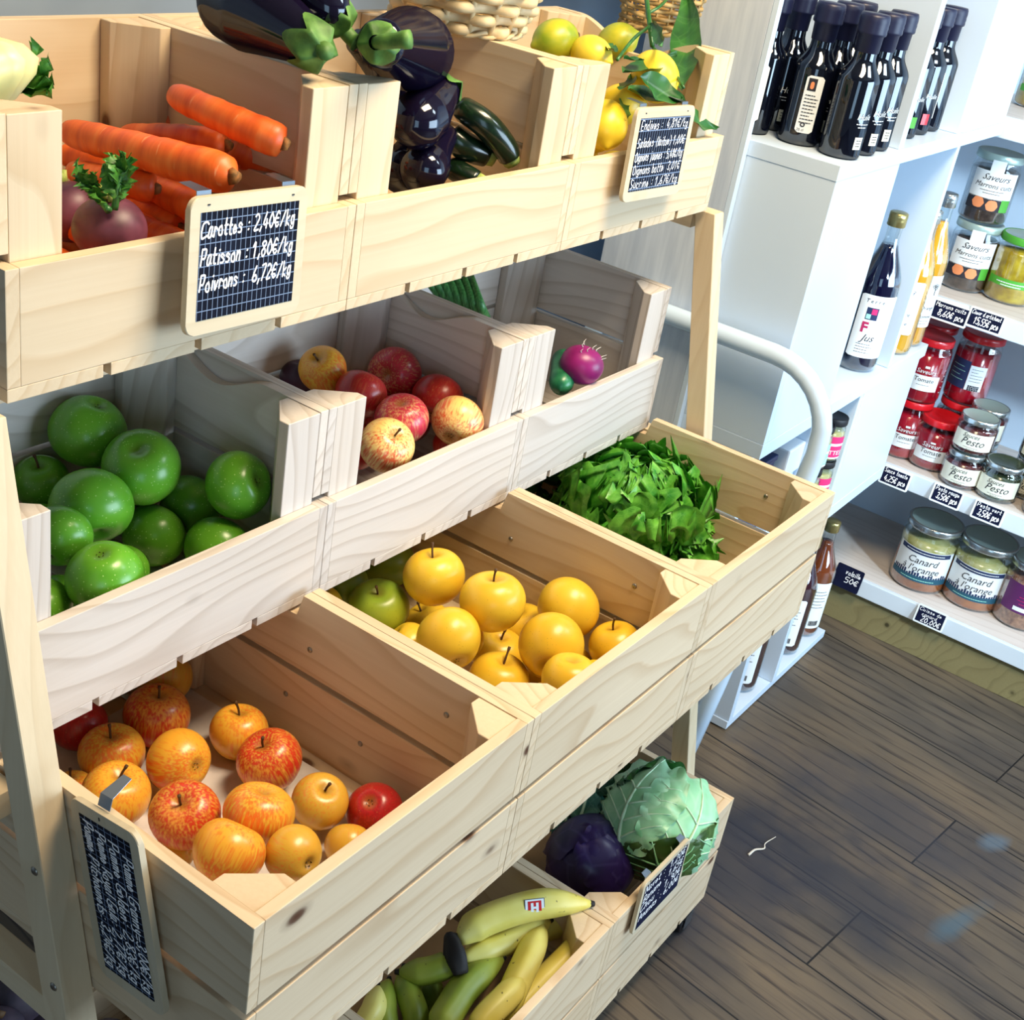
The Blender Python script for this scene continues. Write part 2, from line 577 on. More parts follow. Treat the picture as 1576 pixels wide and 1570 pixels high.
M['lettuce'] = leafmat('lettuce_leaf', srgb(46, 128, 28), srgb(112, 190, 66), srgb(150, 210, 110), 60, 0.38)
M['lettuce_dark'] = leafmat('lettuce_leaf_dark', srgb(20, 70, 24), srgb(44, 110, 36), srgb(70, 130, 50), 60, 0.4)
M['lemonleaf'] = leafmat('lemon_leaf', srgb(26, 76, 30), srgb(52, 112, 44), srgb(110, 160, 90), 30, 0.35)
M['turnipleaf'] = leafmat('turnip_leaf', srgb(40, 100, 30), srgb(84, 150, 50), srgb(140, 180, 90), 90, 0.45)
M['cabbage'] = leafmat('cabbage_leaf', srgb(118, 184, 130), srgb(168, 218, 178), srgb(206, 234, 206), 14, 0.35)
M['cabbage_dark'] = leafmat('cabbage_leaf_dark', srgb(40, 72, 26), srgb(70, 100, 40), srgb(110, 140, 80), 16, 0.4)
M['kale'] = leafmat('blue_green_leaf', srgb(30, 88, 80), srgb(80, 140, 120), srgb(150, 200, 180), 40, 0.4)
M['rib'] = noisy('leaf_rib', srgb(170, 206, 168), srgb(206, 230, 200), 60, 0.45)
M['redcabbage'] = leafmat('red_cabbage_leaf', srgb(26, 16, 58), srgb(48, 30, 88), srgb(96, 86, 140), 14, 0.35)
M['leek'] = noisy('leek_green', srgb(30, 96, 40), srgb(84, 150, 80), 6, 0.4, stretch=(60, 60, 2))
M['carrot'] = None
M['carrot_crown'] = noisy('carrot_crown', srgb(96, 70, 30), srgb(170, 110, 50), 200, 0.8)
M['eggcalyx'] = noisy('eggplant_calyx', srgb(48, 88, 28), srgb(96, 142, 58), 60, 0.6, 0.4)
M['zucchini'] = noisy('zucchini_skin', srgb(8, 20, 12), srgb(20, 44, 22), 160, 0.25, coat=0.3)
M['zuccut'] = noisy('zucchini_end', srgb(120, 150, 60), srgb(190, 200, 110), 100, 0.6)
M['cucumber'] = noisy('cucumber_skin', srgb(20, 90, 60), srgb(50, 130, 84), 60, 0.3)
M['beetroot'] = noisy('radish_skin', srgb(112, 16, 84), srgb(156, 32, 116), 20, 0.35)
M['darkbeet'] = noisy('beet_skin', srgb(40, 32, 44), srgb(66, 52, 64), 40, 0.6, 0.3)
M['squash'] = noisy('pattypan_skin', srgb(214, 210, 130), srgb(232, 230, 170), 20, 0.4)
M['wicker'] = noisy('wicker', srgb(196, 168, 120), srgb(232, 208, 160), 40, 0.55, stretch=(1, 1, 1))
M['straw'] = noisy('straw', srgb(150, 118, 66), srgb(206, 172, 110), 30, 0.6)
M['bananatip'] = plain('banana_tip', srgb(24, 18, 16), 0.7)


def carrot_mat():
    m, nt, bs, out = newmat('carrot_skin')
    n = N(nt)
    v, o, r = n.coords((70, 14, 14))
    t = n('ShaderNodeTexNoise', {'Vector': v, 'Scale': 1.0, 'Detail': 4})
    c = n.ramp(t.outputs[0], [(0.3, srgb(206, 78, 22)), (0.55, srgb(232, 104, 34)), (0.78, srgb(240, 134, 62))])
    sp = n('ShaderNodeTexNoise', {'Vector': n.coords((160, 40, 40))[0], 'Scale': 1.0, 'Detail': 2})
    c = n.mix(n.math('MULTIPLY', n.ramp(sp.outputs[0], [(0.66, (0, 0, 0)), (0.74, (1, 1, 1))]), 0.45), c, srgb(250, 190, 130))
    nt.links.new(c, bs.inputs['Base Color'])
    bs.inputs['Roughness'].default_value = 0.45
    bp = n('ShaderNodeBump', {'Height': t.outputs[0], 'Strength': 0.5, 'Distance': 0.002})
    nt.links.new(bp.outputs[0], bs.inputs['Normal'])
    return m


M['carrot'] = carrot_mat()


def banana_mat(name, a, b, tipc):
    m, nt, bs, out = newmat(name)
    n = N(nt)
    v, o, r = n.coords((1, 1, 1))
    t = n('ShaderNodeTexNoise', {'Vector': v, 'Scale': 18, 'Detail': 2})
    c = n.ramp(t.outputs[0], [(0.3, a), (0.7, b)])
    vo = n('ShaderNodeTexNoise', {'Vector': v, 'Scale': 110, 'Detail': 1})
    c = n.mix(n.ramp(vo.outputs[0], [(0.74, (0, 0, 0)), (0.78, (0.8,) * 3)]), c, srgb(60, 44, 20))
    nt.links.new(c, bs.inputs['Base Color'])
    bs.inputs['Roughness'].default_value = 0.42
    return m


M['banana'] = banana_mat('banana_yellow', srgb(218, 200, 84), srgb(236, 224, 128), None)
M['banana_green'] = banana_mat('banana_green', srgb(112, 140, 40), srgb(176, 184, 70), None)


def citrus(name, a, b):
    return noisy(name, a, b, 26, 0.35, 0.0)


M['lemon'] = citrus('lemon_yellow', srgb(222, 190, 36), srgb(240, 216, 70))
M['limey'] = citrus('lemon_green', srgb(120, 150, 30), srgb(200, 190, 50))
M['turnip'] = None


def turnip_mat():
    m, nt, bs, out = newmat('turnip_skin')
    n = N(nt)
    v, o, r = n.coords()
    t = n('ShaderNodeTexNoise', {'Vector': v, 'Scale': 22, 'Detail': 4})
    c = n.ramp(t.outputs[0], [(0.3, srgb(70, 34, 52)), (0.6, srgb(126, 70, 92)), (0.8, srgb(160, 110, 122))])
    nt.links.new(c, bs.inputs['Base Color'])
    bs.inputs['Roughness'].default_value = 0.45
    return m


M['turnip'] = turnip_mat()


def slate_mat(name, su, sv):
    m, nt, bs, out = newmat(name)
    n = N(nt)
    tc = n('ShaderNodeTexCoord')
    sp = n('ShaderNodeSeparateXYZ', {0: tc.outputs['Object']})
    gx = n.math('FRACT', n.math('MULTIPLY', sp.outputs[0], 1 / su))
    gy = n.math('FRACT', n.math('MULTIPLY', sp.outputs[1], 1 / sv))
    lx = n.math('LESS_THAN', gx, 0.10)
    ly = n.math('LESS_THAN', gy, 0.09)
    ln = n.math('MULTIPLY', n.math('MAXIMUM', lx, ly), 0.62)
    t = n('ShaderNodeTexNoise', {'Vector': tc.outputs['Object'], 'Scale': 30, 'Detail': 4})
    base = n.ramp(t.outputs[0], [(0.3, srgb(10, 13, 24)), (0.75, srgb(22, 28, 46))])
    nt.links.new(n.mix(ln, base, srgb(150, 172, 206)), bs.inputs['Base Color'])
    bs.inputs['Roughness'].default_value = 0.8
    bs.inputs['Specular IOR Level'].default_value = 0.1
    return m


M['slate'] = slate_mat('ruled_slate', 0.0066, 0.0100)
M['slate2'] = slate_mat('ruled_slate_fine', 0.0068, 0.0150)
M['slate_plain'] = noisy('label_slate', srgb(12, 16, 40), srgb(20, 26, 56), 30, 0.75, spec=0.12)


def floor_mat():
    m, nt, bs, out = newmat('oak_floor')
    n = N(nt)
    tc = n('ShaderNodeTexCoord')
    mp = n('ShaderNodeMapping', {'Vector': tc.outputs['Object'], 'Rotation': (0, 0, math.radians(-83)), 'Location': (0.04, 0.012, 0)})
    bk = n('ShaderNodeTexBrick', {'Vector': mp.outputs[0], 'Scale': 1.0, 'Mortar Size': 0.0022, 'Mortar Smooth': 0.3, 'Bias': 0.0, 'Brick Width': 2.3, 'Row Height': 0.205,
                                  'Color1': (0.12, 0.12, 0.12, 1), 'Color2': (0.9, 0.9, 0.9, 1), 'Mortar': (0, 0, 0, 1)}, offset=0.37)
    sepc = n('ShaderNodeSeparateColor', {0: bk.outputs[0]})
    pl = sepc.outputs[0]
    off = n('ShaderNodeCombineXYZ', {0: n.math('MULTIPLY', pl, 13.0), 1: n.math('MULTIPLY', pl, 7.0), 2: 0.0})
    gv = n('ShaderNodeVectorMath', {0: mp.outputs[0], 1: off.outputs[0]}, operation='ADD').outputs[0]
    warp = n('ShaderNodeTexNoise', {'Vector': n('ShaderNodeMapping', {'Vector': gv, 'Scale': (2.2, 7, 1)}).outputs[0], 'Scale': 1.0, 'Detail': 2})
    w2 = n('ShaderNodeVectorMath', {0: warp.outputs[1]}, operation='SCALE')
    w2.inputs[3].default_value = 1.3
    g2 = n('ShaderNodeVectorMath', {0: n('ShaderNodeMapping', {'Vector': gv, 'Scale': (1.2, 15, 1)}).outputs[0], 1: w2.outputs[0]}, operation='ADD').outputs[0]
    wv = n('ShaderNodeTexWave', {'Vector': g2, 'Scale': 0.55, 'Distortion': 2.2, 'Detail': 3, 'Detail Scale': 1.4}, bands_direction='Y', wave_profile='SAW')
    fine = n('ShaderNodeTexNoise', {'Vector': n('ShaderNodeMapping', {'Vector': gv, 'Scale': (7, 170, 1)}).outputs[0], 'Scale': 1.0, 'Detail': 3})
    blot = n('ShaderNodeTexNoise', {'Vector': n('ShaderNodeMapping', {'Vector': gv, 'Scale': (2.0, 5, 1)}).outputs[0], 'Scale': 1.3, 'Detail': 3})
    base = n.ramp(blot.outputs[0], [(0.25, srgb(56, 54, 54)), (0.5, srgb(88, 80, 70)), (0.78, srgb(112, 98, 80))])
    ton = n.ramp(pl, [(0.1, (0.80, 0.82, 0.88)), (0.9, (1.12, 1.08, 1.02))])
    base = n.mix(1.0, base, ton, 'MULTIPLY')
    line = n.ramp(wv.outputs[0], [(0.0, (0, 0, 0)), (0.55, (0.0,) * 3), (0.9, (1, 1, 1)), (1.0, (0, 0, 0))])
    brk = n.ramp(fine.outputs[0], [(0.42, (0, 0, 0)), (0.58, (1, 1, 1))])
    c = n.mix(n.math('MULTIPLY', n.math('MULTIPLY', line, brk), 0.85), base, srgb(34, 30, 34))
    c = n.mix(n.math('MULTIPLY', n.ramp(fine.outputs[0], [(0.5, (0, 0, 0)), (0.75, (1, 1, 1))]), 0.22), c, srgb(56, 50, 50))
    c = n.mix(n.math('SUBTRACT', 1.0, bk.outputs['Fac']), srgb(24, 22, 22), c)

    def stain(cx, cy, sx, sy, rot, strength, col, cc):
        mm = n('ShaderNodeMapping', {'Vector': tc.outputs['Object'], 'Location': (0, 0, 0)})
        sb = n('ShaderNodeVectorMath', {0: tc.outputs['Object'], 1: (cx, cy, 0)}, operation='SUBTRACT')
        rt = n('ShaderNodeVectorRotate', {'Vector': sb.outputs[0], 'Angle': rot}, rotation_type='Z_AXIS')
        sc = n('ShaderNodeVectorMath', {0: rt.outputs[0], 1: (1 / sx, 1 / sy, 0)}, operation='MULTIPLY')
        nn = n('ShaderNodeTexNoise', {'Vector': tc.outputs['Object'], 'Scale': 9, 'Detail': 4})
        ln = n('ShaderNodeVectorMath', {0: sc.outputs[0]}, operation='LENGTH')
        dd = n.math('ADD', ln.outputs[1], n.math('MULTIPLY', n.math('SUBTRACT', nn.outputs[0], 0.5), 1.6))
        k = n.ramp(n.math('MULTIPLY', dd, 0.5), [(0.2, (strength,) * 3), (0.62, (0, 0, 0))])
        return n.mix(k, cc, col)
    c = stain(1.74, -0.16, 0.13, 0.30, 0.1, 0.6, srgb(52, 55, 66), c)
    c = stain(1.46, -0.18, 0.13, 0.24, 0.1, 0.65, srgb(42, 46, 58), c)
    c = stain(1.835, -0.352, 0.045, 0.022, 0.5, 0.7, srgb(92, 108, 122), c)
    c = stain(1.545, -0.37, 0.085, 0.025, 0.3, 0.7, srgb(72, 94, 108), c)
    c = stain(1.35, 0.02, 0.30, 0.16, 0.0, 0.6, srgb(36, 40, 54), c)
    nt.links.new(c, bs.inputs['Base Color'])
    bs.inputs['Roughness'].default_value = 0.5
    bs.inputs['Specular IOR Level'].default_value = 0.3
    bp = n('ShaderNodeBump', {'Height': n.math('SUBTRACT', 1.0, n.math('MULTIPLY', line, brk)), 'Strength': 0.15, 'Distance': 0.002})
    nt.links.new(bp.outputs[0], bs.inputs['Normal'])
    return m


M['floor'] = floor_mat()

# ------------------------------------------------------------------ handwriting
GL = {
    'a': "56 36 24 22 42 55/56 53 62", 'b': "29 22/25 46 55 52 32 22", 'c': "55 36 24 23 32 52", 'd': "55 36 24 23 32 52/59 52 62",
    'e': "24 54 45 36 24 23 32 53", 'f': "58 49 38 32/25 45", 'g': "55 36 24 32 53/56 51 30 21", 'h': "29 22/24 46 55 52", 'i': "36 32/38 38",
    'j': "46 41 30/48 48", 'k': "29 22/56 24 52", 'l': "39 32", 'm': "26 22/24 36 45 42/44 56 65 62", 'n': "26 22/24 46 55 52", 'o': "46 25 23 32 52 54 46",
    'p': "26 20/25 46 55 52 32 22", 'q': "56 36 24 32 53/56 50", 'r': "26 22/24 36 55", 's': "55 36 25 44 53 42 22", 't': "39 33 42 52/26 56",
    'u': "26 23 32 52/56 52", 'v': "26 32 56", 'x': "26 52/56 22", 'y': "26 33 53/56 51 30 20", 'z': "26 56 22 52",
    'A': "22 49 72/35 65", 'B': "29 22/29 59 67 45 25/45 64 52 22", 'C': "78 59 28 15 14 22 42 73", 'D': "29 22/29 59 75 52 22", 'E': "69 29 22 62/25 55", 'F': "69 29 22/25 55",
    'G': "79 39 25 23 42 72 75 55", 'K': "29 22/69 25 62", 'N': "22 29 62 69", 'M': "22 29 55 79 72", 'L': "29 22 62", 'O': "49 27 24 32 62 74 67 49", 'P': "29 22/29 59 68 55 25",
    'R': "29 22/29 59 67 45 25/45 72", 'S': "68 39 27 45 64 52 22", 'T': "29 79/49 42", 'U': "29 23 42 63 69", 'I': "39 32", 'H': "29 22/69 62/25 65",
    '0': "49 26 24 42 64 66 49", '1': "27 49 42", '2': "28 49 67 22 62", '3': "28 49 67 45 63 42 23", '4': "49 24 64/56 52", '5': "69 29 26 56 64 52 22",
    '6': "59 36 23 42 63 55 24", '7': "29 69 32", '8': "46 28 49 68 46 24 42 64 46", '9': "65 37 49 67 62",
    '\u20ac': "68 49 26 24 42 63/16 56/14 54", '/': "22 69", ':': "36 36/33 33", ',': "33 21", '(': "49 36 34 41", ')': "29 46 44 31", '=': "25 65/23 63", '.': "32 32", '-': "25 55", "'": "39 37",
}
GW = {'m': 0.62, 'i': 0.32, 'l': 0.3, ':': 0.4, ',': 0.32, "'": 0.25, '.': 0.3, 't': 0.46, 'f': 0.45, 'r': 0.46, 'I': 0.4, '(': 0.4, ')': 0.4}


def write(bm, text, x, y, h, wd, seed=0, squeeze=1.0, lift=0.0004, slant=0.12):
    """pen strokes of height h (capital) from x, y in the local XY plane; returns end x"""
    rg = random.Random(seed)
    u = h / 7.0
    for ch in text:
        if ch == ' ':
            x += u * 3.6 * squeeze
            continue
        g = GL.get(ch, GL.get(ch.lower(), ''))
        jy = rg.uniform(-0.3, 0.3) * u
        for st in g.split('/') if ch != '/' else [g]:
            P = []
            for q in st.split():
                px, py = int(q[0]) - 2, int(q[1]) - 2
                px += rg.uniform(-0.15, 0.15)
                py += rg.uniform(-0.15, 0.15)
                P.append(Vector((x + (px * squeeze + py * slant) * u, y + py * u + jy, lift)))
            if len(P) == 2 and (P[0] - P[1]).length < 0.5 * u:
                P = [P[0], P[0] + Vector((0.3 * u, 0.2 * u, 0))]
            pts = catmull(P, 4)
            prev = None
            for i, p in enumerate(pts):
                t = (pts[min(i + 1, len(pts) - 1)] - pts[max(i - 1, 0)])
                if t.length < 1e-9:
                    t = Vector((1, 0, 0))
                t.normalize()
                nrm = Vector((-t.y, t.x, 0)) * wd / 2
                cur = (bm.verts.new(p + nrm), bm.verts.new(p - nrm))
                if prev:
                    bm.faces.new((prev[0], prev[1], cur[1], cur[0]))
                prev = cur
            for p in (pts[0], pts[-1]):
                vs = [bm.verts.new(p + Vector((math.cos(a) * wd / 2, math.sin(a) * wd / 2, 0.00002))) for a in [k * PI / 4 for k in range(8)]]
                bm.faces.new(vs)
        x += u * 10 * GW.get(ch, 0.53 if ch.islower() else 0.62) * squeeze
    return x


def bend(bm, r, phi, z0=0.0, lift=0.0005):
    """wrap the XY plane mesh round a vertical cylinder: x runs round, y runs up"""
    for v in bm.verts:
        a = phi + v.co.x / r
        rr = r + lift + v.co.z
        v.co = Vector((rr * math.cos(a), rr * math.sin(a), z0 + v.co.y))
    return bm


def patch(bm, w, h, nx=10, mat=0, x0=None, y0=0.0, z=0.0, corner=0.0):
    x0 = -w / 2 if x0 is None else x0
    cols = []
    for i in range(nx + 1):
        x = x0 + w * i / nx
        d = 0
        if corner:
            e = min(x - x0, x0 + w - x)
            d = corner - math.sqrt(max(0, corner ** 2 - max(0, corner - e) ** 2)) if e < corner else 0
        cols.append((bm.verts.new((x, y0 + d, z)), bm.verts.new((x, y0 + h - d, z))))
    for a, b in zip(cols, cols[1:]):
        bm.faces.new((a[0], b[0], b[1], a[1])).material_index = mat
    return bm


def rect(bm, x0, y0, x1, y1, z=0.0, mat=0):
    f = bm.faces.new([bm.verts.new(p) for p in ((x0, y0, z), (x1, y0, z), (x1, y1, z), (x0, y1, z))])
    f.material_index = mat


# ------------------------------------------------------------------ setting
def build_setting():
    bm = bmesh.new(); box(bm, (-3.2, -3.6, -0.08), (3.3, 1.5, 0.0)); struct('floor', bm, M['floor'])
    bm = bmesh.new(); box(bm, (2.80, -3.6, 0.0), (2.90, 1.5, 2.75)); struct('wall_right', bm, M['wall'])
    bm = bmesh.new(); box(bm, (-3.2, 1.30, 0.0), (2.80, 1.40, 2.75)); struct('wall_back', bm, M['wall_dim'])
    bm = bmesh.new(); box(bm, (-3.2, -3.6, 2.75), (3.3, 1.5, 2.83)); struct('ceiling', bm, M['ceiling'])


build_setting()

# ------------------------------------------------------------------ crates
T = 0.013
ROW = {
    1: dict(X=[-0.019, 0.3875, 0.794, 1.2005], Y=0.321, Z=0.4513 + ZO, h=0.1004, depth=0.325, wood='warm'),
    2: dict(X=[-0.020, 0.4106, 0.8046, 1.1986], Y=0.335, Z=0.0936 + ZO, h=0.1103, depth=0.305, wood='pale'),
    3: dict(X=[-0.0273, 0.3792, 0.7857, 1.1922], Y=0.0018, Z=-0.0041 + ZO, h=0.1013, depth=0.53, wood='mid'),
    4: dict(X=[-0.0254, 0.3729, 0.7712, 1.1695], Y=0.0056, Z=-0.5937 + ZO, h=0.112, depth=0.53, wood='mid'),
}
UP = 0.115


def board(name, L, W, TH, c, axis, m, parent, top=None, bev=0.0009):
    """board with its grain along local X: L long, W high, TH thick, centred at c; top(x) lowers the upper edge"""
    bm = bmesh.new()
    if top is None:
        box(bm, (-L / 2, -TH / 2, -W / 2), (L / 2, TH / 2, W / 2), bev)
    else:
        n = 80
        poly = [(-L / 2, -W / 2), (L / 2, -W / 2)]
        for i in range(n + 1):
            x = L / 2 - L * i / n
            poly.append((x, W / 2 - top(x / L + 0.5)))
        prism(bm, poly, -TH / 2, TH / 2, 0.0006)
        bmesh.ops.rotate(bm, verts=bm.verts[:], cent=(0, 0, 0), matrix=Matrix.Rotation(PI / 2, 3, 'X'))
    rot = {'x': Quaternion(), 'y': Quaternion((0, 0, 1), PI / 2), 'z': Quaternion((0, 1, 0), -PI / 2), 'flat': Quaternion((0, 0, 1), PI / 2) @ Quaternion((1, 0, 0), PI / 2)}[axis]
    return obj(name, bm, m, parent, c, rot, smooth=False)


def scoop(a, b, d):
    return lambda s: d * 0.5 * (1 - math.cos(2 * PI * min(1, max(0, (s - a) / (b - a)))))


def crate(row, k, label, group, side_top=None, back_top=None, screws=()):
    R_ = ROW[row]
    X0, X1, Y0, Zt, h, D = R_['X'][k] + 0.0004, R_['X'][k + 1] - 0.0004, R_['Y'], R_['Z'], R_['h'], R_['depth']
    w = WOOD[R_['wood']]
    W = X1 - X0
    low = row in (3, 4)
    zb = Zt - h - (0.008 + 0.0985 if low else 0.0)          # under side of the lowest boards
    root = thing('fruit_crate', label, 'crate', (X0, Y0, zb - 0.012), group=group)
    o = lambda x, y, z: (x, y, z - zb + 0.012)
    if low:
        levels = [(zb, zb + 0.0985), (Zt - h, Zt)]
    else:
        levels = [(zb, Zt), (Zt + 0.007, Zt + UP)]
    top = levels[1][1]
    for i, (a, b) in enumerate(levels):
        cz, hz = (a + b) / 2, b - a
        front = low or i == 0
        if front:
            board('front_board', W - 2 * T, hz, T, o(W / 2, T / 2, cz), 'x', w, root)
        ys = 0 if front else T
        for side in (0, 1):
            tp = None
            if row == 3 and i == 1:
                tp = lambda s: 0.030 if s > 0.612 else 0.0
            if side_top and i == 1 and side == 1:
                tp = side_top
            board('side_board', D - ys, hz, T, o(T / 2 if side == 0 else W - T / 2, (ys + D) / 2, cz), 'y', w, root, tp)
        cut = 0.030 if row == 3 and i == 1 else 0.0
        board('back_board', W - 2 * T, hz - cut, T, o(W / 2, D - T / 2, cz - cut / 2), 'x', w, root, back_top if i == 1 else None)
    e, g = 0.014, 0.050
    for sx in (0, 1):
        for sy in (0, 1):
            poly = [(0, 0), (g, 0), (g, e), (e, g), (0, g)]
            cx_ = T + 0.0003 if sx == 0 else W - T - 0.0003
            cy_ = T + 0.0003 if sy == 0 else D - T - 0.0003
            P = [(cx_ + (x if sx == 0 else -x), cy_ + (y if sy == 0 else -y)) for x, y in poly]
            if sx != sy:
                P = P[::-1]
            H = top - 0.001 - zb - (0.030 if row == 3 and sy else 0)
            mx, my = sum(p[0] for p in P) / 5, sum(p[1] for p in P) / 5
            bm = bmesh.new()
            # grain along local X: build lying down, then stand it up
            prism(bm, [(x - mx, y - my) for x, y in P], -H / 2, H / 2, 0.0007)
            bmesh.ops.rotate(bm, verts=bm.verts[:], cent=(0, 0, 0), matrix=Matrix.Rotation(PI / 2, 3, 'Y'))
            obj('corner_post', bm, w, root, o(mx, my, zb + H / 2), Quaternion((0, 1, 0), -PI / 2), smooth=False)
    n = 4
    sw = (W - 0.008 * (n - 1)) / n
    for i in range(n):
        bm = bmesh.new()
        box(bm, (-D / 2, -sw / 2, -0.006), (D / 2, sw / 2, 0.006), 0.0008)
        obj('bottom_slat', bm, w, root, o(sw / 2 + i * (sw + 0.008), D / 2, zb - 0.006), Quaternion((0, 0, 1), PI / 2), smooth=False)
    for (sd, y, z) in screws:
        bm = bmesh.new()
        lathe(bm, [(0.0, 0.0012), (0.0022, 0.0012), (0.0036, 0.0), (0.0036, -0.001), (0, -0.001)], 14)
        xx, dr = ((W - T - 0.0006, (-1, 0, 0)) if sd == 'r' else (-0.0006, (-1, 0, 0)))
        obj('screw', bm, M['screw'], root, o(xx, y, z), axis_rot(dr))
    return root


crate(1, 0, 'wooden crate in the top tier holding carrots and purple turnips', 'crates of the top tier')
crate(1, 1, 'wooden crate in the top tier holding aubergines and courgettes', 'crates of the top tier')
crate(1, 2, 'wooden crate in the top tier holding lemons with leaves', 'crates of the top tier', side_top=scoop(0.14, 0.86, 0.036))
crate(2, 0, 'pale wooden crate in the second tier holding green apples', 'crates of the second tier', side_top=scoop(0.28, 0.86, 0.026))
crate(2, 1, 'pale wooden crate in the second tier holding red and pink apples', 'crates of the second tier', side_top=scoop(0.28, 0.86, 0.026))
crate(2, 2, 'pale wooden crate in the second tier with one purple radish and leeks', 'crates of the second tier')
S3 = [('r', 0.30, -0.07 + ZO), ('r', 0.10, -0.05 + ZO), ('r', 0.33, -0.15 + ZO), ('r', 0.21, -0.155 + ZO)]
crate(3, 0, 'deep wooden crate in the third tier holding red and orange apples on paper', 'crates of the third tier', screws=S3)
crate(3, 1, 'deep wooden crate in the third tier holding yellow apples', 'crates of the third tier', screws=S3[:2])
crate(3, 2, 'deep wooden crate in the third tier holding curly green lettuce', 'crates of the third tier', screws=S3[1:2])
crate(4, 0, 'deep wooden crate in the bottom tier holding dark beetroots', 'crates of the bottom tier')
crate(4, 1, 'deep wooden crate in the bottom tier holding bananas', 'crates of the bottom tier')
crate(4, 2, 'deep wooden crate in the bottom tier holding cabbages', 'crates of the bottom tier')


def build_stand():
    st = thing('display_stand', 'light wooden rolling display stand carrying the four tiers of crates', 'display stand', (0.59, 0.3, 0.0))
    off = Vector((0.59, 0.3, 0))
    yf = lambda z: 0.2395 + 0.2056 * (z - ZO)
    for x0, x1 in ((-0.0615, -0.0285), (1.2050, 1.2350)):
        z0, z1 = 0.045, 0.3355 + ZO
        for (ya, yb, nm) in ((lambda z: yf(z), lambda z: yf(z) + 0.034, 'front_post'), (lambda z: 0.665, lambda z: 0.70, 'back_post')):
            zt = z1 if nm == 'front_post' else 0.52 + ZO
            bm = bmesh.new()
            vs = []
            for z in (z0, zt):
                vs.append([bm.verts.new(Vector(p) - off) for p in ((x0, ya(z), z), (x1, ya(z), z), (x1, yb(z), z), (x0, yb(z), z))])
            a, b = vs
            bm.faces.new(a[::-1]); bm.faces.new(b)
            for i in range(4):
                bm.faces.new((a[i], a[(i + 1) % 4], b[(i + 1) % 4], b[i]))
            bmesh.ops.bevel(bm, geom=bm.edges[:], offset=0.001, segments=1, affect='EDGES')
            c = Vector((0, 0, (z0 + zt) / 2)) + Vector((0, ya((z0 + zt) / 2), 0)) - Vector((0, off.y, 0)) + Vector((x0 - off.x, 0, 0))
            bmesh.ops.translate(bm, verts=bm.verts[:], vec=-c)
            bmesh.ops.rotate(bm, verts=bm.verts[:], cent=(0, 0, 0), matrix=Matrix.Rotation(PI / 2, 3, 'Y'))
            po = obj(nm, bm, WOOD['post'], st, c, Quaternion((0, 1, 0), -PI / 2), smooth=False)
            if nm == 'front_post' and x0 < 0:
                for zc in (-0.078, -0.205, -0.40):
                    z = zc + ZO
                    sb = bmesh.new()
                    lathe(sb, [(0.0, 0.0012), (0.0028, 0.0012), (0.0046, 0.0), (0.0046, -0.001), (0, -0.001)], 14)
                    p = Vector((x0 - 0.0004, yf(z) + 0.012, z)) - off
                    s_ = obj('screw', sb, M['screw'], st, p, axis_rot((-1, 0, 0)))
    # side rails and cross bars under each tier
    for z, ya, yb in ((0.319 + ZO, 0.345, 0.69), (-0.052 + ZO, 0.30, 0.69), (-0.25 + ZO, 0.21, 0.69), (0.055, 0.10, 0.69)):
        for x0, x1 in ((-0.0610, -0.0290), (1.2055, 1.2345)):
            board('side_rail', yb - ya, 0.03, 0.028, Vector(((x0 + x1) / 2, (ya + yb) / 2 + 0.0, z)) - off, 'y', WOOD['post'], st)
    for z, ys in ((0.319 + ZO, (0.40, 0.62)), (-0.052 + ZO, (0.40, 0.62)), (-0.25 + ZO, (0.25, 0.50)), (0.047, (0.12, 0.48))):
        for y in ys:
            board('cross_bar', 1.233, 0.03, 0.03, Vector((0.5868, y, z)) - off, 'x', WOOD['post'], st)
    for x, y in ((1.135, 0.022), (0.03, 0.03), (1.135, 0.5), (0.03, 0.5)):
        wb = bmesh.new()
        lathe(wb, [(0.0, 0.010), (0.012, 0.010), (0.012, 0.0085), (0.019, 0.0085), (0.0205, 0.006), (0.0205, -0.006), (0.019, -0.0085), (0.012, -0.0085), (0.012, -0.010), (0, -0.010)], 24)
        for f in wb.faces:
            rr = sum((v.co.x ** 2 + v.co.y ** 2) ** 0.5 for v in f.verts) / len(f.verts)
            f.material_index = 1 if rr < 0.0125 else 0
        cst = obj('caster', wb, [M['black'], M['steel']], st, Vector((x, y, 0.0205)) - off, axis_rot((0, -1, 0)))
        fb = bmesh.new()
        box(fb, (-0.014, -0.010, 0.016), (-0.0115, 0.010, 0.024), 0.0)
        box(fb, (-0.014, -0.010, 0.022), (0.014, 0.010, 0.026), 0.0)
        box(fb, (-0.014, -0.012, -0.004), (0.014, -0.0108, 0.026))
        box(fb, (-0.014, 0.0108, -0.004), (0.014, 0.012, 0.026))
        fk = obj('caster_fork', fb, M['steel'], st, Vector((x, y, 0.0205)) - off, smooth=False)
    return st


build_stand()

# paper liner in the apple crate
bm = bmesh.new()
g = []
for i in range(17):
    g.append([bm.verts.new((0.003 + 0.343 * i / 16, 0.055 + 0.44 * j / 20, 0.001 + 0.0015 * math.sin(i * 1.3 + j * 0.7) * math.sin(j * 0.9))) for j in range(21)])
for A, B in zip(g, g[1:]):
    for j in range(20):
        bm.faces.new((A[j], B[j], B[j + 1], A[j + 1]))
o = obj('paper_liner', bm, M['liner'], loc=(0, 0, -0.2108 + ZO))
tag(o, 'crumpled pale paper lining the crate under the red and orange apples', 'paper')

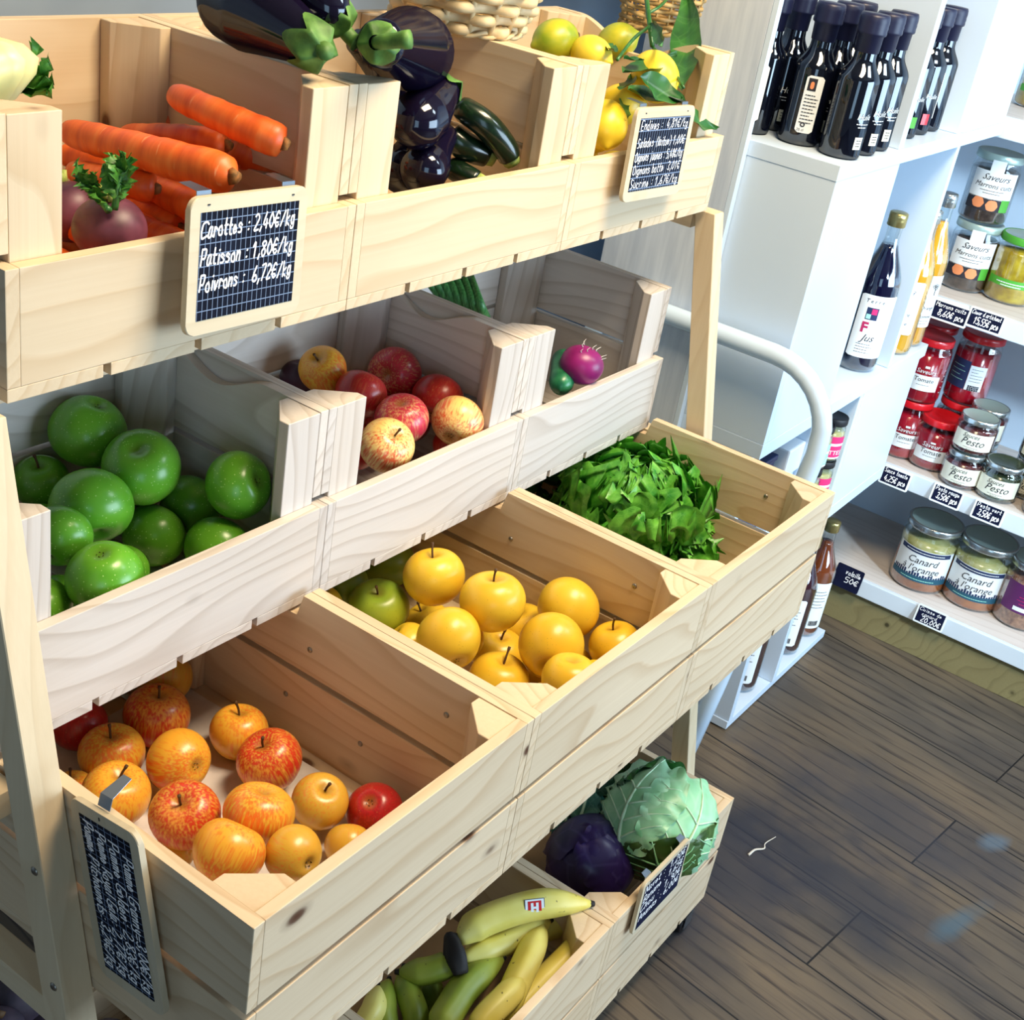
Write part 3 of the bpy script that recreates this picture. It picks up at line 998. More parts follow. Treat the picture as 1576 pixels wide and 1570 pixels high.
# ------------------------------------------------------------------ price slates
def slate(label, c, u, v, w, h, lines, mat, cap, group='price slates on the stand', clips=((-0.36, 0), (0.36, 0)), fw=0.0125, clip_len=0.026, wd=0.0016, squeeze=None):
    u = Vector(u).normalized()
    v = Vector(v)
    v = (v - u * v.dot(u)).normalized()
    n = u.cross(v)
    rot = Matrix((u, v, n)).transposed().to_quaternion()
    t = thing('price_slate', label, 'price sign', c, rot, group)
    bm = bmesh.new()
    rc = 0.011
    poly = []
    for sx, sy, a0 in ((1, 1, 0), (-1, 1, 90), (-1, -1, 180), (1, -1, 270)):
        for k in range(7):
            a = math.radians(a0 + 15 * k)
            poly.append((sx * (w / 2 - rc) + rc * math.cos(a), sy * (h / 2 - rc) + rc * math.sin(a)))
    prism(bm, poly, -0.003, 0.003, 0.0008)
    obj('frame', bm, M['slate_frame'], t, smooth=False)
    bm = bmesh.new()
    box(bm, (-w / 2 + fw, -h / 2 + fw * 1.05, 0.0026), (w / 2 - fw, h / 2 - fw * 1.05, 0.0034))
    obj('writing_surface', bm, mat, t, smooth=False)
    bm = bmesh.new()
    for i, (x, y, s) in enumerate(lines):
        tw = sum(3.6 if ch == ' ' else 10 * GW.get(ch, 0.53 if ch.islower() else 0.62) for ch in s) * cap / 7
        avail = w - 2 * fw - x - 0.004
        sq = min(1.15, avail / tw)
        write(bm, s, -w / 2 + fw + x, h / 2 - fw - y, cap, wd, seed=i + int(c[0] * 977), squeeze=sq, lift=0.0037)
    obj('chalk_writing', bm, M['chalk'], t, smooth=False)
    for cx_, rotc in clips:
        bm = bmesh.new()
        cw = 0.009
        if not rotc:
            P = [(-cw, h / 2 - 0.004, -0.0034), (cw, h / 2 - 0.004, -0.0034), (cw, h / 2 + 0.004, -0.004), (cw * 0.8, h / 2 + 0.007, -clip_len), (-cw * 0.8, h / 2 + 0.007, -clip_len), (-cw, h / 2 + 0.004, -0.004)]
        else:
            P = [(-w / 2 - 0.002, -cw, -0.0034), (-w / 2 - 0.002, cw, -0.0034), (-w / 2 - 0.012, cw, -0.008), (-w / 2 - 0.02, cw * 0.7, -clip_len), (-w / 2 - 0.02, -cw * 0.7, -clip_len), (-w / 2 - 0.012, -cw, -0.008)]
        lo = [bm.verts.new(p) for p in P]
        hi = [bm.verts.new((p[0], p[1], p[2] + 0.0008)) for p in P]
        k = len(P)
        for q in ((0, 1, 2, 5), (5, 2, 3, 4)):
            bm.faces.new([hi[i] for i in q]); bm.faces.new([lo[i] for i in q][::-1])
        for i in range(k):
            bm.faces.new((lo[i], lo[(i + 1) % k], hi[(i + 1) % k], hi[i]))
        obj('clip', bm, M['steel'], t, (cx_ * w, 0, 0) if not rotc else (0, cx_ * h, 0), smooth=False)
        bm = bmesh.new()
        box(bm, (-0.0016, -0.0006, 0.003), (0.0016, 0.0006, 0.0036))
        obj('staple', bm, M['black'], t, (cx_ * w, h / 2 - fw * 0.55, 0) if not rotc else (-w / 2 + fw * 0.5, cx_ * h, 0), smooth=False)
    return t


E_ = '\u20ac'
slate('price slate for carrots hanging on the front of the carrot crate', (0.221, 0.304, 0.4275 + ZO), (0.155, 0.012, -0.010), (0, 0.06, 1), 0.157, 0.122,
      [(0.002, 0.022, 'Carottes : 2,40' + E_ + '/kg'), (0.002, 0.047, 'Patisson : 1,80' + E_ + '/kg'), (0.002, 0.070, 'Poivrons :  6,72' + E_ + '/kg')], M['slate'], 0.0140, wd=0.0019)
slate('price slate for endives hanging below the lemons', (0.975, 0.306, 0.452 + ZO), (0.170, 0.006, -0.009), (0, 0.05, 1), 0.172, 0.120,
      [(0.004, 0.015, 'Endives :  4,81' + E_ + '/kg'), (0.002, 0.037, 'Salades (laitue) 1,00' + E_), (0.002, 0.055, 'Oignons jaunes : 5,48' + E_ + '/kg'), (0.002, 0.072, 'Oignons botte  3,01' + E_), (0.002, 0.090, 'Sucrine : 1,67' + E_ + '/kg')], M['slate2'], 0.0115, wd=0.0011)
slate('price slate for four kinds of apple hung sideways by the corner post', (-0.0345, 0.153, -0.081 + ZO), (0.0, -0.046, -0.187), (-0.01, -0.097, 0.030), 0.190, 0.103,
      [(0.018, 0.014, 'Pomme Granny=3,00' + E_ + '/kg'), (0.010, 0.033, 'Pomme Golden: 2,83' + E_ + '/kg'), (0.008, 0.052, 'Pomme Royal Gala: 2,77' + E_ + '/kg'), (0.004, 0.071, 'Pomme Pitchounets: 3,24' + E_ + '/kg')], M['slate'], 0.0145,
      clips=((-0.05, 1),), wd=0.0016, clip_len=0.03)
slate('price slate hanging on the bottom tier in front of the cabbages', (0.897, -0.003, -0.600 + ZO), (0.150, 0.0, -0.001), (0, 0.02, 1), 0.150, 0.104,
      [(0.002, 0.014, 'Navet :  1,20' + E_), (0.002, 0.033, 'Banane : 1,65' + E_), (0.002, 0.052, 'Chou :  1,90' + E_), (0.002, 0.070, 'Ananas : 6,00' + E_)], M['slate_plain'], 0.0135, wd=0.0016, fw=0.008, clip_len=0.012)

# ------------------------------------------------------------------ apples
def apple(p, r, kind, axis, label, group, stem=True, spin=0.0, squash=0.93, mat=None, name='apple', cat='apple'):
    rg = random.Random(int(p[0] * 9973 + p[1] * 7919))
    bm = bmesh.new()
    prof = []
    n = 26
    for k in range(n + 1):
        t = PI * k / n
        rho = r * (1 - 0.30 * math.exp(-(t / 0.36) ** 2) - 0.22 * math.exp(-((PI - t) / 0.30) ** 2))
        prof.append((0 if k in (0, n) else rho * math.sin(t) * (1 + 0.055 * math.cos(t)), rho * math.cos(t) * squash))
    ph, ph2 = rg.uniform(0, 6), rg.uniform(0, 6)
    lathe(bm, prof[::-1], 36, deform=lambda a, z: 1 + 0.016 * math.sin(2 * a + ph) + (0.018 * math.sin(5 * a + ph2) * max(0, -z / r)) - 0.006)
    o = obj(name, bm, mat or FR[kind], None, p, axis_rot(axis, rg.uniform(0, 6)))
    tag(o, label, cat, group)
    zt = 0.64 * r * squash
    if stem:
        sb = bmesh.new()
        L = r * rg.uniform(0.42, 0.62)
        dx, dy = rg.uniform(-0.35, 0.35) * L, rg.uniform(-0.35, 0.35) * L
        tube(sb, catmull([(0, 0, zt - 0.002), (dx * 0.3, dy * 0.3, zt + L * 0.5), (dx, dy, zt + L)], 4), lambda t: 0.0014 + 0.0006 * (t > 0.85), 7)
        obj('stem', sb, M['stem'], o)
    cb = bmesh.new()
    zb = -0.72 * r * squash
    for k in range(5):
        a = 2 * PI * k / 5
        leaf(cb, frame_matrix((0.0012 * math.cos(a), 0.0012 * math.sin(a), zb + 0.001), (math.cos(a), math.sin(a), -0.9), (0, 0, -1)), 0.0062, 0.0036, 0.8, 0.1, nu=4, nv=1)
    lathe(cb, [(0, zb - 0.0005), (0.0024, zb - 0.0004), (0.0026, zb + 0.003), (0, zb + 0.003)], 8)
    obj('calyx', cb, M['calyx'], o)
    return o


def Vz(q):
    return Vector((q[0], q[1], q[2] + ZO))


A31 = [[0.2027, 0.3355, -0.1625, 0.0362], [0.2996, 0.3403, -0.1775, 0.0352], [0.28, 0.2718, -0.1679, 0.0377], [0.1261, 0.2432, -0.1347, 0.0367], [0.163, 0.177, -0.1132, 0.0364], [0.2707, 0.1858, -0.1682, 0.0323], [0.3155, 0.1431, -0.1807, 0.032], [0.0974, 0.1523, -0.105, 0.0353], [0.149, 0.1142, -0.1154, 0.029], [0.2563, 0.1283, -0.186, 0.0267], [0.1176, 0.3393, -0.1632, 0.0374], [0.168, 0.4062, -0.1762, 0.0365], [0.2468, 0.4225, -0.1731, 0.0396], [0.3038, 0.476, -0.176, 0.0358], [0.1781, 0.4757, -0.1797, 0.033], [0.1239, 0.2539, -0.1912, 0.0218], [0.1055, 0.395, -0.1874, 0.0254]]
L31 = [
    ('gala_orange', camdir(-0.8, 0.1, -0.6), 'orange red apple with its dried blossom end turned to the side, mid row'),
    ('gala_orange', camdir(0.1, 0.85, 0.35), 'red apple with yellow green shoulders and upright stem beside the screwed divider'),
    ('gala_red', camdir(-0.2, 0.75, 0.62), 'red striped apple with short stem lying just in front of the yellow green shouldered one'),
    ('gala_red', camdir(0.0, 0.6, 0.75), 'large deep red apple with its stem hollow facing up, beside the price slate'),
    ('gala_orange', camdir(0.25, 0.9, 0.2), 'blocky orange apple without visible stem, in the middle of the front apples'),
    ('gala_yellow', camdir(0.35, 0.7, 0.6), 'yellow apple with greenish stem hollow between the orange and the bright red apple'),
    ('crimson', camdir(0.1, -0.5, -0.8), 'bright plain red apple in the corner next to the front board'),
    ('gala_orange', camdir(0.35, 0.75, -0.2), 'biggest orange yellow apple with a dent, closest to the crate corner'),
    ('gala_yellow', camdir(-0.7, 0.25, -0.6), 'yellow orange apple showing its dark blossom end next to the dented apple'),
    ('gala_yellow', camdir(0, 0.8, -0.5), 'orange apple half hidden below the front board'),
    ('gala_orange', camdir(0.3, 0.8, 0.5), 'orange apple with red side behind the clip of the sideways price slate'),
    ('gala_orange', camdir(0.1, 0.8, 0.5), 'shaded orange red apple behind the slate clip apple'),
    ('gala_red', camdir(0.2, 0.8, 0.4), 'shaded dark apple in the second row from the back'),
    ('gala_yellow', camdir(0, 0.9, -0.3), 'shaded yellow apple at the very back of the crate'),
    ('crimson', camdir(0, 0.8, 0.3), 'shaded dark red apple next to the post at the back'),
    ('gala_yellow', camdir(0, 0.8, 0.3), 'small yellow apple low between the slate and the big red apple'),
    ('gala_orange', camdir(0, 0.8, 0.3), 'small orange apple peeking out beside the corner post'),
]
for i, (q, (k, ax, lb)) in enumerate(zip(A31, L31)):
    apple(Vz(q), q[3], k, ax, lb, 'red and orange apples on paper', stem=i not in (0, 4, 6, 7, 8, 9), squash=0.88 if i == 4 else 0.93)

A32 = [[0.6085, 0.3093, -0.0706, 0.0408], [0.6158, 0.2194, -0.0672, 0.0424], [0.7286, 0.1691, -0.101, 0.0426], [0.5379, 0.2252, -0.0931, 0.0413], [0.6374, 0.1351, -0.1013, 0.0431], [0.6657, 0.2254, -0.1758, 0.0368], [0.7365, 0.0925, -0.1255, 0.0362], [0.5891, 0.1735, -0.1548, 0.0399], [0.5888, 0.0746, -0.0981, 0.0358], [0.5442, 0.2889, -0.1426, 0.0335], [0.7367, 0.2342, -0.1697, 0.0361], [0.6506, 0.3361, -0.1787, 0.034], [0.652, 0.1605, -0.1818, 0.0309], [0.7245, 0.4718, -0.1712, 0.04], [0.5764, 0.4329, -0.1322, 0.0369], [0.5622, 0.3578, -0.125, 0.041], [0.5981, 0.4792, -0.1778, 0.0327]]
L32 = [
    ('golden', camdir(-0.05, 0.85, 0.35), 'round yellow apple next to the dull green ones, at the back of the yellow heap'),
    ('golden', camdir(0.05, 0.9, 0.35), 'big yellow apple with an upright stem on top of the heap'),
    ('golden', camdir(0.5, 0.6, -0.6), 'yellow apple without visible stem leaning against the divider'),
    ('golden', camdir(-0.3, 0.7, -0.5), 'smooth big yellow apple without visible stem near the middle of the crate'),
    ('golden', camdir(0.15, 0.62, -0.76), 'yellow apple turned with its dark blossom end down towards the viewer'),
    ('golden', camdir(0.15, 0.8, 0.5), 'greenish yellow apple down in the gap of the heap'),
    ('golden', camdir(-0.15, 0.85, 0.3), 'yellow apple with long stem cut off by the front board corner'),
    ('golden', camdir(0.25, 0.85, 0.4), 'yellow apple with leaning stem behind the divider top'),
    ('golden', camdir(0.1, 0.8, 0.3), 'yellow apple low against the front board, closest to the front'),
    ('golden', camdir(-0.6, 0.7, 0.2), 'yellow apple with stem half hidden by the divider edge'),
    ('golden', camdir(-0.2, 0.8, 0.5), 'yellow apple lying deep beside the far divider'),
    ('golden', camdir(-0.3, 0.7, 0.3), 'yellow apple deep under the round one at the back'),
    ('golden', camdir(0.3, 0.5, 0.3), 'yellow apple at the bottom of the heap near the front'),
    ('olive', camdir(0.0, 0.9, 0.2), 'dull green apple in the shade beneath the second tier, far side'),
    ('olive', camdir(0.0, 0.8, 0.3), 'mid green apple in the shade next to the near divider'),
    ('olive', camdir(0.05, 0.72, 0.65), 'dull green apple with yellow flank and open stem hollow'),
    ('granny', camdir(0.0, 0.8, 0.3), 'small bright green apple squeezed between the divider and the tier above'),
]
for i, (q, (k, ax, lb)) in enumerate(zip(A32, L32)):
    apple(Vz(q), q[3], k, ax, lb, 'yellow apples in the third tier', stem=i not in (2, 3, 4, 8, 12), squash=0.95)

A21 = [[0.2811, 0.5916, 0.1214, 0.0447], [0.2859, 0.5062, 0.108, 0.0446], [0.202, 0.4884, 0.0952, 0.0447], [0.3501, 0.4175, 0.1038, 0.039], [0.1348, 0.4536, 0.0985, 0.0332], [0.1367, 0.3863, 0.081, 0.0393], [0.2911, 0.4888, 0.025, 0.0374], [0.3613, 0.5048, 0.0352, 0.0365], [0.3213, 0.4167, 0.03, 0.0386], [0.2247, 0.6025, 0.0681, 0.0325], [0.1402, 0.4594, 0.0141, 0.0289]]
L21 = [
    (camdir(-0.4, -0.75, -0.35), 'large green apple at the back showing its small blossom end on top'),
    (camdir(0.06, 0.62, 0.76), 'green apple with its deep stem hollow facing the viewer, in the middle of the crate'),
    (camdir(0.3, -0.8, 0.3), 'biggest smooth green apple in front of the hollow stemmed one'),
    (camdir(-0.75, -0.15, -0.5), 'green apple with dark blossom end turned to the divider'),
    (camdir(0.2, 0.7, -0.5), 'green apple partly hidden behind the front corner post'),
    (camdir(-0.05, -0.75, -0.6), 'green apple lying low at the front board with dry blossom end up'),
    (camdir(0.3, 0.6, -0.5), 'shaded green apple below the hollow stemmed one'),
    (camdir(0.3, 0.6, -0.5), 'shaded green apple deep in the gap beside the divider'),
    (camdir(0.3, 0.7, -0.5), 'green apple just showing over the front board on the divider side'),
    (camdir(0.1, 0.7, 0.6), 'dark shaded green apple at the back by the stand post'),
    (camdir(0.1, 0.7, -0.6), 'sliver of a green apple at the foot of the front corner post'),
]
for i, (q, (ax, lb)) in enumerate(zip(A21, L21)):
    apple(Vz(q), q[3], 'granny', ax, lb, 'green apples in the second tier', stem=i in (9,), squash=0.92)

A22 = [[0.6363, 0.5565, 0.1257, 0.033], [0.6509, 0.6056, 0.0914, 0.0295], [0.7533, 0.525, 0.1035, 0.0383], [0.6395, 0.4905, 0.1138, 0.0352], [0.7548, 0.448, 0.0926, 0.0368], [0.6428, 0.4209, 0.1034, 0.0364], [0.5785, 0.3908, 0.0968, 0.036], [0.7198, 0.3857, 0.0932, 0.0357], [0.7145, 0.537, 0.0184, 0.0331]]
L22 = [
    ('gala_orange', camdir(-0.2, 0.5, 0.8), 'dull orange apple at the back with its stem hollow facing the viewer'),
    (None, camdir(0, 0.8, 0.3), 'dark purple plum at the back beside the dull orange apple'),
    ('pink', camdir(-0.35, -0.1, 0.9), 'pinkish red apple at the back with dark stem hollow facing the viewer'),
    ('crimson', camdir(0.3, 0.8, -0.2), 'wrinkled dark red apple in the middle of the red ones'),
    ('crimson', camdir(0.3, 0.7, -0.5), 'plain red apple against the divider'),
    ('pink', camdir(0.0, 0.75, 0.62), 'raspberry pink apple with an open stem hollow'),
    ('striped', camdir(0.5, 0.5, 0.68), 'red and cream apple with a stem, nearest the front board'),
    ('striped', camdir(0.3, 0.7, -0.6), 'orange and cream striped apple in the front corner'),
    ('crimson', camdir(0.3, 0.7, -0.6), 'dark red apple deep beneath the others'),
]
for i, (q, (k, ax, lb)) in enumerate(zip(A22, L22)):
    if k is None:
        apple(Vz(q), q[3], 'pink', ax, lb, None, False, mat=M['plum'], name='plum', cat='plum')
    else:
        apple(Vz(q), q[3], k, ax, lb, 'red apples in the second tier', stem=i in (0, 6), squash=0.92)


# apples carrying the heaps from below, all but covered by the others
for q in [[0.6013, 0.2517, -0.1351, 0.0346], [0.6605, 0.0695, -0.1385, 0.0356], [0.6019, 0.3854, -0.1801, 0.0326], [0.7125, 0.1422, -0.1724, 0.0331], [0.5888, 0.3138, -0.1817, 0.031], [0.505, 0.4139, -0.1278, 0.0355], [0.6028, 0.1014, -0.159, 0.0327]]:
    apple(Vz(q), q[3], 'golden', (0.2, 0.1, 1), 'yellow apple underneath the heap of yellow apples, nearly covered', 'yellow apples in the third tier', stem=False)
for q in [[0.2526, 0.5447, 0.0504, 0.0326], [0.1888, 0.4288, 0.0458, 0.0334], [0.3197, 0.5569, 0.0581, 0.0344], [0.1852, 0.5459, 0.0429, 0.0349], [0.0875, 0.4264, 0.0456, 0.0334]]:
    apple(Vz(q), q[3], 'granny', (0.2, 0.1, 1), 'green apple underneath the heap of green apples, nearly covered', 'green apples in the second tier', stem=False)
for q in [[0.6938, 0.4788, 0.069, 0.0348], [0.6675, 0.5488, 0.0672, 0.0337], [0.5924, 0.4521, 0.065, 0.0326], [0.7541, 0.4067, 0.0375, 0.0307], [0.7572, 0.4912, 0.0395, 0.0302]]:
    apple(Vz(q), q[3], 'crimson', (0.2, 0.1, 1), 'dark red apple underneath the heap of red apples, nearly covered', 'red apples in the second tier', stem=False)


# ------------------------------------------------------------------ long vegetables
def Zp_(x, y, z):
    return Vector((x, y, z + ZO))


def px(*pts):
    return [at(a, b, 'z', z) for a, b, z in pts]


def long_thing(name, label, cat, pts, rad, mat, group=None, n=16, shape=None, k=7):
    P = catmull(pts, k)
    base = P[0].copy()
    d = (P[-1] - P[0])
    q = Vector((1, 0, 0)).rotation_difference(d.normalized())
    qi = q.inverted()
    Q = [qi @ (p - base) for p in P]
    bm = bmesh.new()
    tube(bm, Q, rad, n, shape=shape)
    o = obj(name, bm, mat, None, base, q)
    tag(o, label, cat, group)
    return o, Q


def endround(t, a=0.06, b=0.06, ta=1.0, tb=1.0):
    r = 1.0
    if t < a:
        r = math.sqrt(max(0, 1 - (1 - t / a) ** 2)) * 1.0
        r = max(r, 0.02)
    if t > 1 - b:
        r = max(0.02, math.sqrt(max(0, 1 - (1 - (1 - t) / b) ** 2)))
    return r


def carrot(pts, r, label, taper=0.45):
    rg = random.Random(int(r * 1e5) + len(label))
    ph = rg.uniform(0, 6)
    f = lambda t: r * (taper + (1 - taper) * t ** 0.8) * endround(t, 0.10, 0.09) * (1 + 0.025 * math.sin(t * 31 + ph) + 0.015 * math.sin(t * 67))
    o, Q = long_thing('carrot', label, 'carrot', pts, f, M['carrot'], 'carrots in the top tier', 20, k=12)
    bm = bmesh.new()
    d = (Q[-1] - Q[-3]).normalized()
    tube(bm, [Q[-1] - d * 0.003, Q[-1] + d * 0.0012, Q[-1] + d * 0.0035], lambda t: r * (0.42 - 0.16 * t), 10, shape=lambda a, t: 1 + 0.15 * math.sin(3 * a))
    obj('crown', bm, M['carrot_crown'], o)


carrot(px((262, 143, .527), (350, 183, .522), (440, 222, .510)), .0172, 'thick carrot on top leaning against the side board', 0.74)
carrot(px((312, 142, .505), (350, 160, .49), (395, 180, .475)), .012, 'carrot tip poking up behind the thick top carrot', 0.85)
carrot(px((192, 183, .462), (250, 186, .466), (310, 190, .468)), .0135, 'short carrot lying at the back of the heap', 0.9)
carrot(px((185, 206, .470), (270, 211, .484), (352, 224, .488)), .0155, 'carrot with pale scarred crown in the middle of the heap', 0.62)
carrot(px((96, 201, .470), (230, 236, .482), (362, 272, .484)), .0200, 'longest carrot lying across the middle with dark crown', 0.70)
carrot(px((352, 222, .470), (400, 246, .458), (450, 272, .444)), .0190, 'stubby carrot under the thick one, next to the corner post', 0.9)
carrot(px((95, 236, .440), (150, 250, .443), (200, 262, .443)), .0145, 'carrot mostly hidden under the longest one', 0.8)
carrot(px((108, 262, .440), (175, 278, .450), (242, 290, .450)), .0150, 'carrot behind the leaves of the turnip', 0.75)
carrot(px((180, 270, .416), (250, 294, .424), (305, 316, .424)), .0170, 'carrot pointing down behind the price slate', 0.85)
carrot(px((180, 310, .410), (230, 332, .412), (280, 352, .410)), .0160, 'lowest carrot at the front board beside the turnip', 0.85)
carrot(px((285, 205, .440), (340, 235, .436), (400, 262, .430)), .0165, 'carrot deep in the heap between the scarred and the stubby one', 0.85)


for i, (x0, x1, ya, yb, z, r) in enumerate(((0.060, 0.075, 0.37, 0.58, 0.372, .017), (0.115, 0.100, 0.36, 0.57, 0.371, .016), (0.155, 0.165, 0.38, 0.60, 0.373, .018), (0.215, 0.205, 0.36, 0.58, 0.372, .017), (0.262, 0.272, 0.38, 0.60, 0.372, .017), (0.318, 0.310, 0.37, 0.58, 0.373, .018),
                                          (0.235, 0.245, 0.38, 0.60, 0.404, .017), (0.285, 0.295, 0.37, 0.59, 0.405, .017), (0.185, 0.190, 0.40, 0.60, 0.405, .017), (0.330, 0.338, 0.40, 0.58, 0.408, .016), (0.262, 0.275, 0.40, 0.58, 0.437, .0165))):
    carrot([Zp_(x1, yb, z), Zp_((x0 + x1) / 2, (ya + yb) / 2, z), Zp_(x0, ya, z)], r, 'carrot at the bottom of the heap, mostly covered by the others', 0.75)


def turnip(p, r, label, leaves, tilt):
    bm = bmesh.new()
    prof = []
    for k in range(21):
        t = PI * k / 20
        rho = r * (1 - 0.06 * math.exp(-(t / 0.3) ** 2) + 0.10 * math.exp(-((PI - t) / 0.35) ** 2))
        prof.append((0 if k in (0, 20) else rho * math.sin(t), rho * math.cos(t) * 0.88))
    lathe(bm, prof[::-1], 32, deform=lambda a, z: 1 + 0.03 * math.sin(2 * a + 1) + 0.02 * math.sin(3 * a))
    o = obj('turnip', bm, M['turnip'], None, p, axis_rot(tilt))
    tag(o, label, 'turnip', 'turnips in the top tier')
    inv = axis_rot(tilt).inverted()
    cb = bmesh.new()
    for k in range(9):
        a = 2 * PI * k / 9
        tube(cb, [(0.008 * math.cos(a), 0.008 * math.sin(a), r * 0.76), (0.013 * math.cos(a), 0.013 * math.sin(a), r * 0.95 + 0.003 * (k % 3))], 0.0035, 6)
    obj('leaf_stubs', cb, M['zuccut'], o)
    for (path, L, W, seed) in leaves:
        P = [inv @ (q - p) for q in path]
        sb = bmesh.new()
        tube(sb, catmull(P, 5), lambda t: 0.0034 - 0.0012 * t, 8)
        obj('leaf_stalk', sb, M['leek'], o)
        lb = bmesh.new()
        rg = random.Random(seed)
        d0 = (P[-1] - P[-2]).normalized()
        for k in range(9):
            b = P[-1] - d0 * (0.006 + 0.010 * (k % 4) / 3 * 2)
            side = Vector((rg.uniform(-1, 1), rg.uniform(-1, 1), rg.uniform(-0.3, 1)))
            leaf(lb, frame_matrix(b, d0 * 0.9 + side * 0.7, side.cross(d0) + Vector((0.01, 0, 0))), L * rg.uniform(0.6, 1), W * rg.uniform(0.7, 1.0), 0.8, 0.15, 0.004, 3, ph=k, nu=7, nv=4)
        obj('leaf_blade', lb, M['turnipleaf'], o)


t0 = at(170, 352, 'z', 0.428)
turnip(t0, 0.034, 'purple turnip with an upright cut leaf stalk at the front of the carrots',
       [([at(176, 322, 'z', 0.455), at(182, 290, 'z', 0.474), at(186, 258, 'z', 0.49)], 0.026, 0.022, 3), ([at(168, 325, 'z', 0.455), at(152, 306, 'z', 0.462), at(135, 292, 'z', 0.47), at(120, 276, 'z', 0.478)], 0.022, 0.015, 5)], camdir(0.1, 0.9, 0.45))
t1 = at(105, 325, 'z', 0.415)
turnip(t1, 0.032, 'dusky purple turnip wedged beside the front corner post', [], camdir(-0.3, 0.7, 0.2))

# pattypan squash and leaf at the left of the carrot crate
bm = bmesh.new()
prof = [(0, -0.030), (0.030, -0.028), (0.052, -0.012), (0.058, 0.0), (0.050, 0.014), (0.030, 0.026), (0.012, 0.031), (0, 0.032)]
lathe(bm, [(a, b) for a, b in prof], 40, deform=lambda a, z: 1 + 0.07 * math.cos(10 * a))
sq = at(-52, 116, 'z', 0.548)
o = obj('pattypan_squash', bm, M['squash'], None, sq, axis_rot(camdir(-0.2, 0.8, 0.3)))
tag(o, 'pale yellow pattypan squash at the outer end of the carrot crate', 'squash')
sb = bmesh.new()
tube(sb, [(0, 0, 0.030), (0.002, 0, 0.040), (0.005, 0.002, 0.052)], 0.006, 8)
obj('stem', sb, M['eggcalyx'], o)
for x, y, z, lb_ in ((0.075, 0.545, 0.398, 'pattypan squash at the bottom behind the corner post, covered by the pale one'), (0.070, 0.520, 0.462, 'pattypan squash between the pale top one and the crate bottom, covered')):
    bm = bmesh.new()
    lathe(bm, [(a, b) for a, b in prof], 40, deform=lambda a, z: 1 + 0.07 * math.cos(10 * a))
    tag(obj('pattypan_squash', bm, M['squash'], None, Zp_(x, y, z)), lb_, 'squash')
lb = bmesh.new()
for k in range(4):
    leaf(lb, frame_matrix((0, 0, 0), camdir(0.5 + 0.15 * k, 0.3 - 0.28 * k, 0.2), camdir(-0.2, 0.6, 0.6)), 0.045, 0.03, 0.5, 0.2, 0.006, 3, ph=k)
o = obj('green_leaf', lb, M['turnipleaf'], None, at(24, 128, 'z', 0.535))
tag(o, 'dark green crinkled leaf beside the pale squash', 'leaf')


def eggplant(pts, r, label, cal=True, stem=None, bent=(0.004, 0.003), cs=1.0, sdir=None):
    f = lambda t: r * (0.50 + 0.50 * min(1, t / 0.62) ** 1.3 - 0.10 * max(0, (t - 0.75) / 0.25) ** 2) * endround(t, 0.05, 0.22)
    o, Q = long_thing('aubergine', label, 'aubergine', pts, f, M['eggplant'], 'aubergines in the top tier', 28, k=14)
    if cal:
        d = (Q[2] - Q[0]).normalized()
        q = axis_rot(-d)
        cb = bmesh.new()
        rr = r * 0.54 * cs
        L = r * 0.85 * cs
        g = []
        for i in range(9):
            s = i / 8
            ring = []
            for j in range(40):
                a = 2 * PI * j / 40
                lobe = 0.34 + 0.66 * abs(math.cos(2.5 * a)) ** 1.2
                zz = 0.012 - s * L * lobe
                rad = (0.007 + (rr * 1.06 - 0.007) * math.sin(min(1, s * 1.5) * PI / 2)) * (1 + 0.16 * max(0, s - 0.5) * lobe)
                ring.append(cb.verts.new((rad * math.cos(a), rad * math.sin(a), zz)))
            g.append(ring)
        for A, B in zip(g, g[1:]):
            for j in range(40):
                cb.faces.new((A[j], A[(j + 1) % 40], B[(j + 1) % 40], B[j]))
        sl = stem or 0.028
        if sdir is not None:
            v = q.inverted() @ (o.rotation_quaternion.inverted() @ sdir) * sl
            tip = (v.x, v.y, 0.006 + max(0.012, v.z))
        else:
            tip = (bent[0], bent[1], 0.006 + sl)
        tube(cb, catmull([(0, 0, 0.006), (tip[0] * 0.3, tip[1] * 0.3, 0.006 + (tip[2] - 0.006) * 0.6), tip], 4), lambda t: 0.0075 + 0.0015 * (t > 0.8), 10)
        obj('calyx', cb, M['eggcalyx'], o, Q[0], q)
    return o


eggplant([at(488, 74, 'z', .598), at(440, 44, 'z', .605), at(385, 12, 'z', .612), at(330, -18, 'z', .618)], .041, 'aubergine lying across the side board with a pale blunt calyx', stem=0.010)
eggplant([at(520, 34, 'z', .615), at(500, 8, 'z', .628), at(470, -25, 'z', .640), at(430, -55, 'z', .65)], .036, 'aubergine at the back with a fresh green calyx', stem=0.02)
eggplant([at(582, 66, 'z', .607), at(606, 70, 'z', .592), at(632, 76, 'z', .574), at(650, 82, 'z', .556)], .044, 'roundest aubergine with its green stalk pointing out of the crate', stem=0.034, cs=0.78, sdir=camdir(0.95, 0.0, 0.25))
eggplant([at(690, 138, 'z', .530), at(672, 158, 'z', .520), at(650, 180, 'z', .508), at(622, 200, 'z', .50)], .031, 'aubergine below the roundest one, calyx towards the courgettes', stem=0.008)
eggplant([at(545, 60, 'z', .560), at(570, 80, 'z', .545), at(600, 105, 'z', .530), at(640, 130, 'z', .52)], .028, 'slim aubergine half hidden behind the corner posts', cal=False)
eggplant([at(690, 205, 'z', .470), at(670, 230, 'z', .462), at(655, 258, 'z', .452), at(640, 275, 'z', .446)], .027, 'small aubergine low at the front board, courgette side', cal=False)
